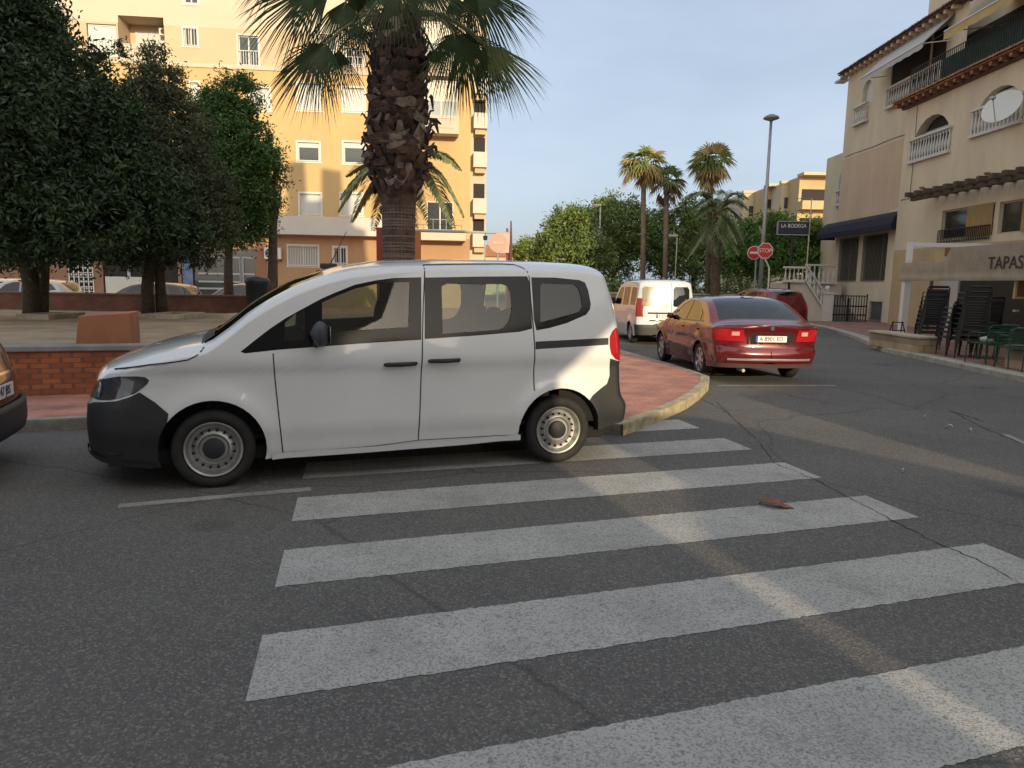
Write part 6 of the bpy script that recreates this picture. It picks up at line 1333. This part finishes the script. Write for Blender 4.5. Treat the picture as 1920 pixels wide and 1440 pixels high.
    for sg in (-1, 1):
        g = MB().tube([(.86, sg*(sk.c(.86, .95)-.01), .98), (.84, sg*(W+.04), 1.0), (.82, sg*(W+.12), 1.02)], [.03, .06, .045], 10).build('door_mirror', pmat, root, smooth=True)
        for a0 in (1.42, 2.28): MB().box(a0, sg*(sk.c(a0+.08, .84)+.012)-.012, .83, a0+.17, sg*(sk.c(a0+.08, .84)+.012)+.012, .855).build('door_handle', pmat, body)
    MB().box(-.2, -.7, .3, 3.2, .7, .34).build('cabin_floor', darkvoid, root); seats(root, [(1.35, -.36), (1.35, .36)], W, .3, .48); MB().box(2.15, -.6, .3, 2.6, .6, .75).box(2.55, -.6, .7, 3.0, .6, .92).build('rear_bench', seatcloth, root)
    MB().lathe([(.0, .0), (.03, 0), (.015, .05), (0, .06)], 10, c=(2.15, 0, 1.42)).build('aerial_stub', black_plastic, root)
    MB().bar((3.3, -.45, .24), (3.56, -.45, .235), .028).build('exhaust_pipe', alloy, root)
    return root, sk
redp = paint('car_red', (.115, .004, .009), .24, .25)
SED_T = R(3.5)                                                       # heading a little left of straight on
hd = Vector((-math.sin(SED_T), math.cos(SED_T), 0)); rl = GP(1318, 706)
left_rear = Vector((3.52, 13.0, 0)); rt = Vector((hd.y, -hd.x, 0)); axle = left_rear+rt*.77; nosepos = axle+hd*2.52
RED, REDSK = sedan('parked_car', 'shiny dark red saloon car parked at the pavement corner, rear towards us', nosepos, math.atan2(-hd.y, -hd.x), redp, scale=1.03)
def boxy_van():
    W = .80; HR = .29; WB = 2.6; h2 = Vector((-.075, .997, 0)).normalized(); cen = AY(1249, 560, 19.6); tailpos = Vector((cen.x, 19.6, 0)); root = thing('parked_van', 'small silver-white van with twin glazed rear doors parked beyond the red saloon', 'van', tailpos+h2*3.35, math.atan2(-h2.y, -h2.x))
    sk = Skin(T=[(-.72, .62), (-.66, .72), (-.4, .86), (.1, .98), (.3, 1.05), (.7, 1.45), (.95, 1.66), (1.2, 1.74), (1.6, 1.79), (2.4, 1.81), (3.1, 1.79), (3.25, 1.75), (3.34, 1.6), (3.5, 1.3)], B=[(-.72, .25), (0, .2), (2.8, .22), (3.5, .3)], nose=[(.1, -.66), (.5, -.72), (.9, -.6)], tail=[(.1, 3.38), (.3, 3.46), (.55, 3.46), (.6, 3.40), (.9, 3.39), (1.4, 3.34), (1.8, 3.27)], W=W, belt=1.0, lean=.13, Rt=.10, nt=3.6, Ln=.5, Lt=.09, ntl=3, wheels=((0, HR, .34), (WB, HR, .34)), crease=((.5, .01, .02),))
    Td = lambda a0, a1, d, n_=8: [(a0+(a1-a0)*i/n_, sk.T(a0+(a1-a0)*i/n_)-d) for i in range(n_+1)]
    sil = paint('van_silver', (.52, .56, .60), .35, .0); wind = Td(.3, 1.15, .04)+[(1.15, 2.2), (.3, 1.6)]
    out = build_skin(sk, [('windscreen', [wind], carglass, -.003), ('side_window', [[(.62, 1.06), (.9, 1.4), (1.15, 1.55), (1.5, 1.58), (1.5, 1.06)], [(1.65, 1.06), (1.65, 1.58), (2.35, 1.58), (2.35, 1.06)], [(2.55, 1.08), (2.55, 1.58), (3.1, 1.56), (3.14, 1.3), (3.1, 1.08)]], carglass, -.005), ('bumper', [[(3.1, .2), (3.1, .56), (3.6, .56), (3.6, .2)]], black_plastic, .01), ('tail_light', [[(3.25, .78), (3.25, 1.28), (3.345, 1.28), (3.37, .78)]], mat('lens_dull', (.24, .02, .02), .3, coat=.5), .006), (None, [circ(0, HR, .335), circ(WB, HR, .335)], None, 0)], root, default=('body', sil), na=34, nz=12, side_parts=('tail_light', 'side_window'))
    for i, (x0, x1) in enumerate(((-.66, .1), (.2, .66))):
        pts = [(x0+.03, 1.06), (x1-.03, 1.06), (x1, 1.09), (x1, 1.53), (x1-.05, 1.6), (x0+.05, 1.6), (x0, 1.53), (x0, 1.09)]; rear_patch(sk, pts, darkglass if i else mat('beige_glass', (.30, .27, .2), .12, spec=.8), root, 'rear_window', .006)  # left pane plain beige, right pane dark tinted glass
    for c_ in ([(.145, .6), (.157, .6), (.157, 1.7), (.145, 1.7)],): rear_patch(sk, c_, mat('panel_gap'), out['body'][0], 'panel_gap', .004, n=3)
    rear_patch(sk, [(-.5, .86), (.05, .86), (.05, .9), (-.5, .9)], mat('panel_gap'), out['body'][0], 'plate_recess', .004, n=3); plate(sk, root, .74, .85, .26, 'A 2716 CX', off=.012)
    rear_patch(sk, [(-.45, .66), (.5, .66), (.5, .70), (-.45, .70)], black_plastic, root, 'door_trim', .006)
    MB().box(2.9, -.03, 1.8, 3.0, .03, 1.86).box(3.2, -.12, 1.66, 3.27, .12, 1.69).build('roof_lamp', black_plastic, root); wheel_well(sk, 0, HR, .34, root, W, 0, math.pi); wheel_well(sk, WB, HR, .34, root, W, 0, math.pi)
    for ax_ in (0, WB):
        for sd in (-1, 1): alloy_wheel(root, (ax_, sd*(W-.1), HR), HR, .18, sd, 5)
    MB().box(-.2, -.7, .3, 3.3, .7, .36).build('cabin_floor', darkvoid, root); seats(root, [(1.1, -.35), (1.1, .35), (2.0, -.4), (2.0, .4)], W, .45, .55)
    for sg in (-1, 1): MB().box(.55, sg*(W+.02)-.02 if sg > 0 else -(W+.16), 1.05, .65, sg*(W+.16) if sg > 0 else -W, 1.25).build('door_mirror', black_plastic, root, bevel=.02)
boxy_van()
def hatch(name, label, loc, rz, pm, sc_=1.0, suv=False, plate_txt='', parts=True, group=None):
    W = .86; HR = .31; WB = 2.5; root = thing(name, label, 'car', loc, rz, group); k = 1.08 if suv else 1.0; root.scale = (sc_,)*3
    sk = Skin(T=[(-.8, .62*k), (-.75, .72*k), (-.5, .84*k), (.1, .95*k), (.35, 1.02*k), (.8, 1.3*k), (1.1, 1.42*k), (1.5, 1.48*k), (2.2, 1.48*k), (2.8, 1.42*k), (3.0, 1.36*k), (3.15, 1.2*k), (3.28, 1.0*k), (3.36, .9*k)], B=[(-.8, .26), (0, .22), (2.6, .22), (3.4, .3)], nose=[(.1, -.74), (.5, -.8), (.9, -.7)], tail=[(.1, 3.26), (.4, 3.36), (.6, 3.35), (.95, 3.27), (1.3, 3.12), (1.6, 3.0)], W=W, belt=.92*k, lean=.34, Rt=.09, nt=3.3, Ln=.5, Lt=.22, ntl=2.8, wheels=((0, HR, .35), (WB, HR, .35)), crease=((.7, .012, .03),), leanexp=1.1)
    Td = lambda a0, a1, d, n_=8: [(a0+(a1-a0)*i/n_, sk.T(a0+(a1-a0)*i/n_)-d) for i in range(n_+1)]
    wind = Td(.42, 1.1, .04)+[(1.1, 2.2), (.42, 1.6)]; rg = Td(2.98, 3.24, .03, 5)+[(3.4, 1.7), (2.98, 1.8)]; b = .99*k; t = 1.36*k
    out = build_skin(sk, [('windscreen', [wind], darkglass, -.003), ('rear_window', [rg], darkglass, -.002), ('side_window', [[(.82, b), (1.1, 1.26*k), (1.4, t), (1.62, t), (1.62, b)], [(1.68, b), (1.68, t), (2.3, t-.01), (2.42, b+.02)], [(2.5, b+.03), (2.42, t-.02), (2.75, t-.06), (2.95, b+.1)]], darkglass, -.005), ('tail_light', [[(3.0, .78*k), (2.98, .98*k), (3.17, .98*k), (3.23, .78*k)]], redlens, .005), ('bumper', [[(3.0, .2), (3.0, .5), (3.5, .5), (3.5, .2)], [(-.95, .1), (-.95, .42), (-.4, .4), (-.4, .1)]], black_plastic, .006), ('headlight', [[(-.95, .56), (-.35, .62), (-.5, .74), (-.95, .72)]], mat('headlight_pale', (.4, .42, .42), .1, coat=1), .004), (None, [circ(0, HR, .345), circ(WB, HR, .345)], None, 0)], root, default=('body', pm), na=26, nz=10, side_parts=('tail_light', 'headlight', 'side_window'))
    for g in ([(.45, .9), (.5, .5), (.6, .26)], [(1.65, t), (1.65, .26)]): ribbon(sk, g, .01, .0015, mat('panel_gap'), out['body'][0], 'panel_gap')
    if plate_txt: plate(sk, root, .62*k, .73*k, .26, plate_txt, off=.02)
    wheel_well(sk, 0, HR, .35, root, W, 0, math.pi); wheel_well(sk, WB, HR, .35, root, W, 0, math.pi); MB().box(-.2, -.7, .3, 3.0, .7, .36).build('cabin_floor', darkvoid, root)
    for ax_ in (0, WB):
        for sd in (-1, 1): alloy_wheel(root, (ax_, sd*(W-.1), HR), HR, .19, sd, 5)
    for sg in (-1, 1): MB().tube([(.86, sg*(W-.1), 1.0*k), (.84, sg*(W+.13), 1.03*k)], [.03, .07], 8).build('door_mirror', pm, root)
    return root, sk
c_ = AY(1425, 600, 27); hatch('parked_car', 'dark red tall car half hidden behind the red saloon, beside the white stair', (AY(1478, 560, 27).x-1.0, 29.2, 0), R(-78), paint('car_red2', (.13, .006, .012), .3, .2), suv=True)
cz = R(6)
hatch('parked_car', 'silver car behind the left park wall, cut by the picture edge', (AY(-20, 560, 27.5).x+.0, 27.5, 0), R(4)+math.pi*0, paint('car_silver', (.40, .41, .40), .35, .3), group='cars parked beyond the park')
hatch('parked_car', 'white hatchback beyond the park wall, between the twin trunks and the white gate', (AY(128, 560, 28.6).x, 28.2, 0), R(96)+math.pi/2*1.0, paint('car_white', (.66, .65, .6), .35), group='cars parked beyond the park')
hatch('parked_car', 'low black car in front of the white roller panel beyond the park', (AY(188, 560, 26.5).x+.4, 26.5, 0), R(5), paint('car_black', (.012, .012, .016), .25), group='cars parked beyond the park', sc_=.97)
hatch('parked_car', 'dark blue-grey car in front of the shop front beyond the park', (AY(372, 560, 27.5).x+.3, 27.5, 0), R(5), paint('car_slate', (.03, .04, .055), .25), group='cars parked beyond the park', sc_=.98)
# brown car whose rear corner shows at the left edge
br = paint('car_brown', (.028, .018, .015), .25, .2)
loc0 = onplane(58, 760, (-2.32, 5.399), .336)
def brown_car():
    VA = .336; u = Vector((math.cos(VA), math.sin(VA), 0)); n = Vector((-math.sin(VA), math.cos(VA), 0)); s_tail = onplane(54, 740, (Vector((-2.32, 5.399, 0))+n*1.75)[:2], VA)[0]
    tail_c = Vector((-2.32, 5.399, 0))+n*1.02+u*(s_tail+.02); root, sk = hatch('parked_car', 'dark brown car whose rear corner and number plate show at the left edge', tail_c-u*3.36, VA, br, plate_txt='8147 JBS')
    rear_patch(sk, [(-.8, .3), (.8, .3), (.8, .56), (-.8, .56)], black_plastic, root, 'rear_bumper', .03, thick=.03); rear_patch(sk, [(-.55, .80), (.55, .80), (.55, .825), (-.55, .825)], chrome, root, 'chrome_strip', .012)
brown_car()
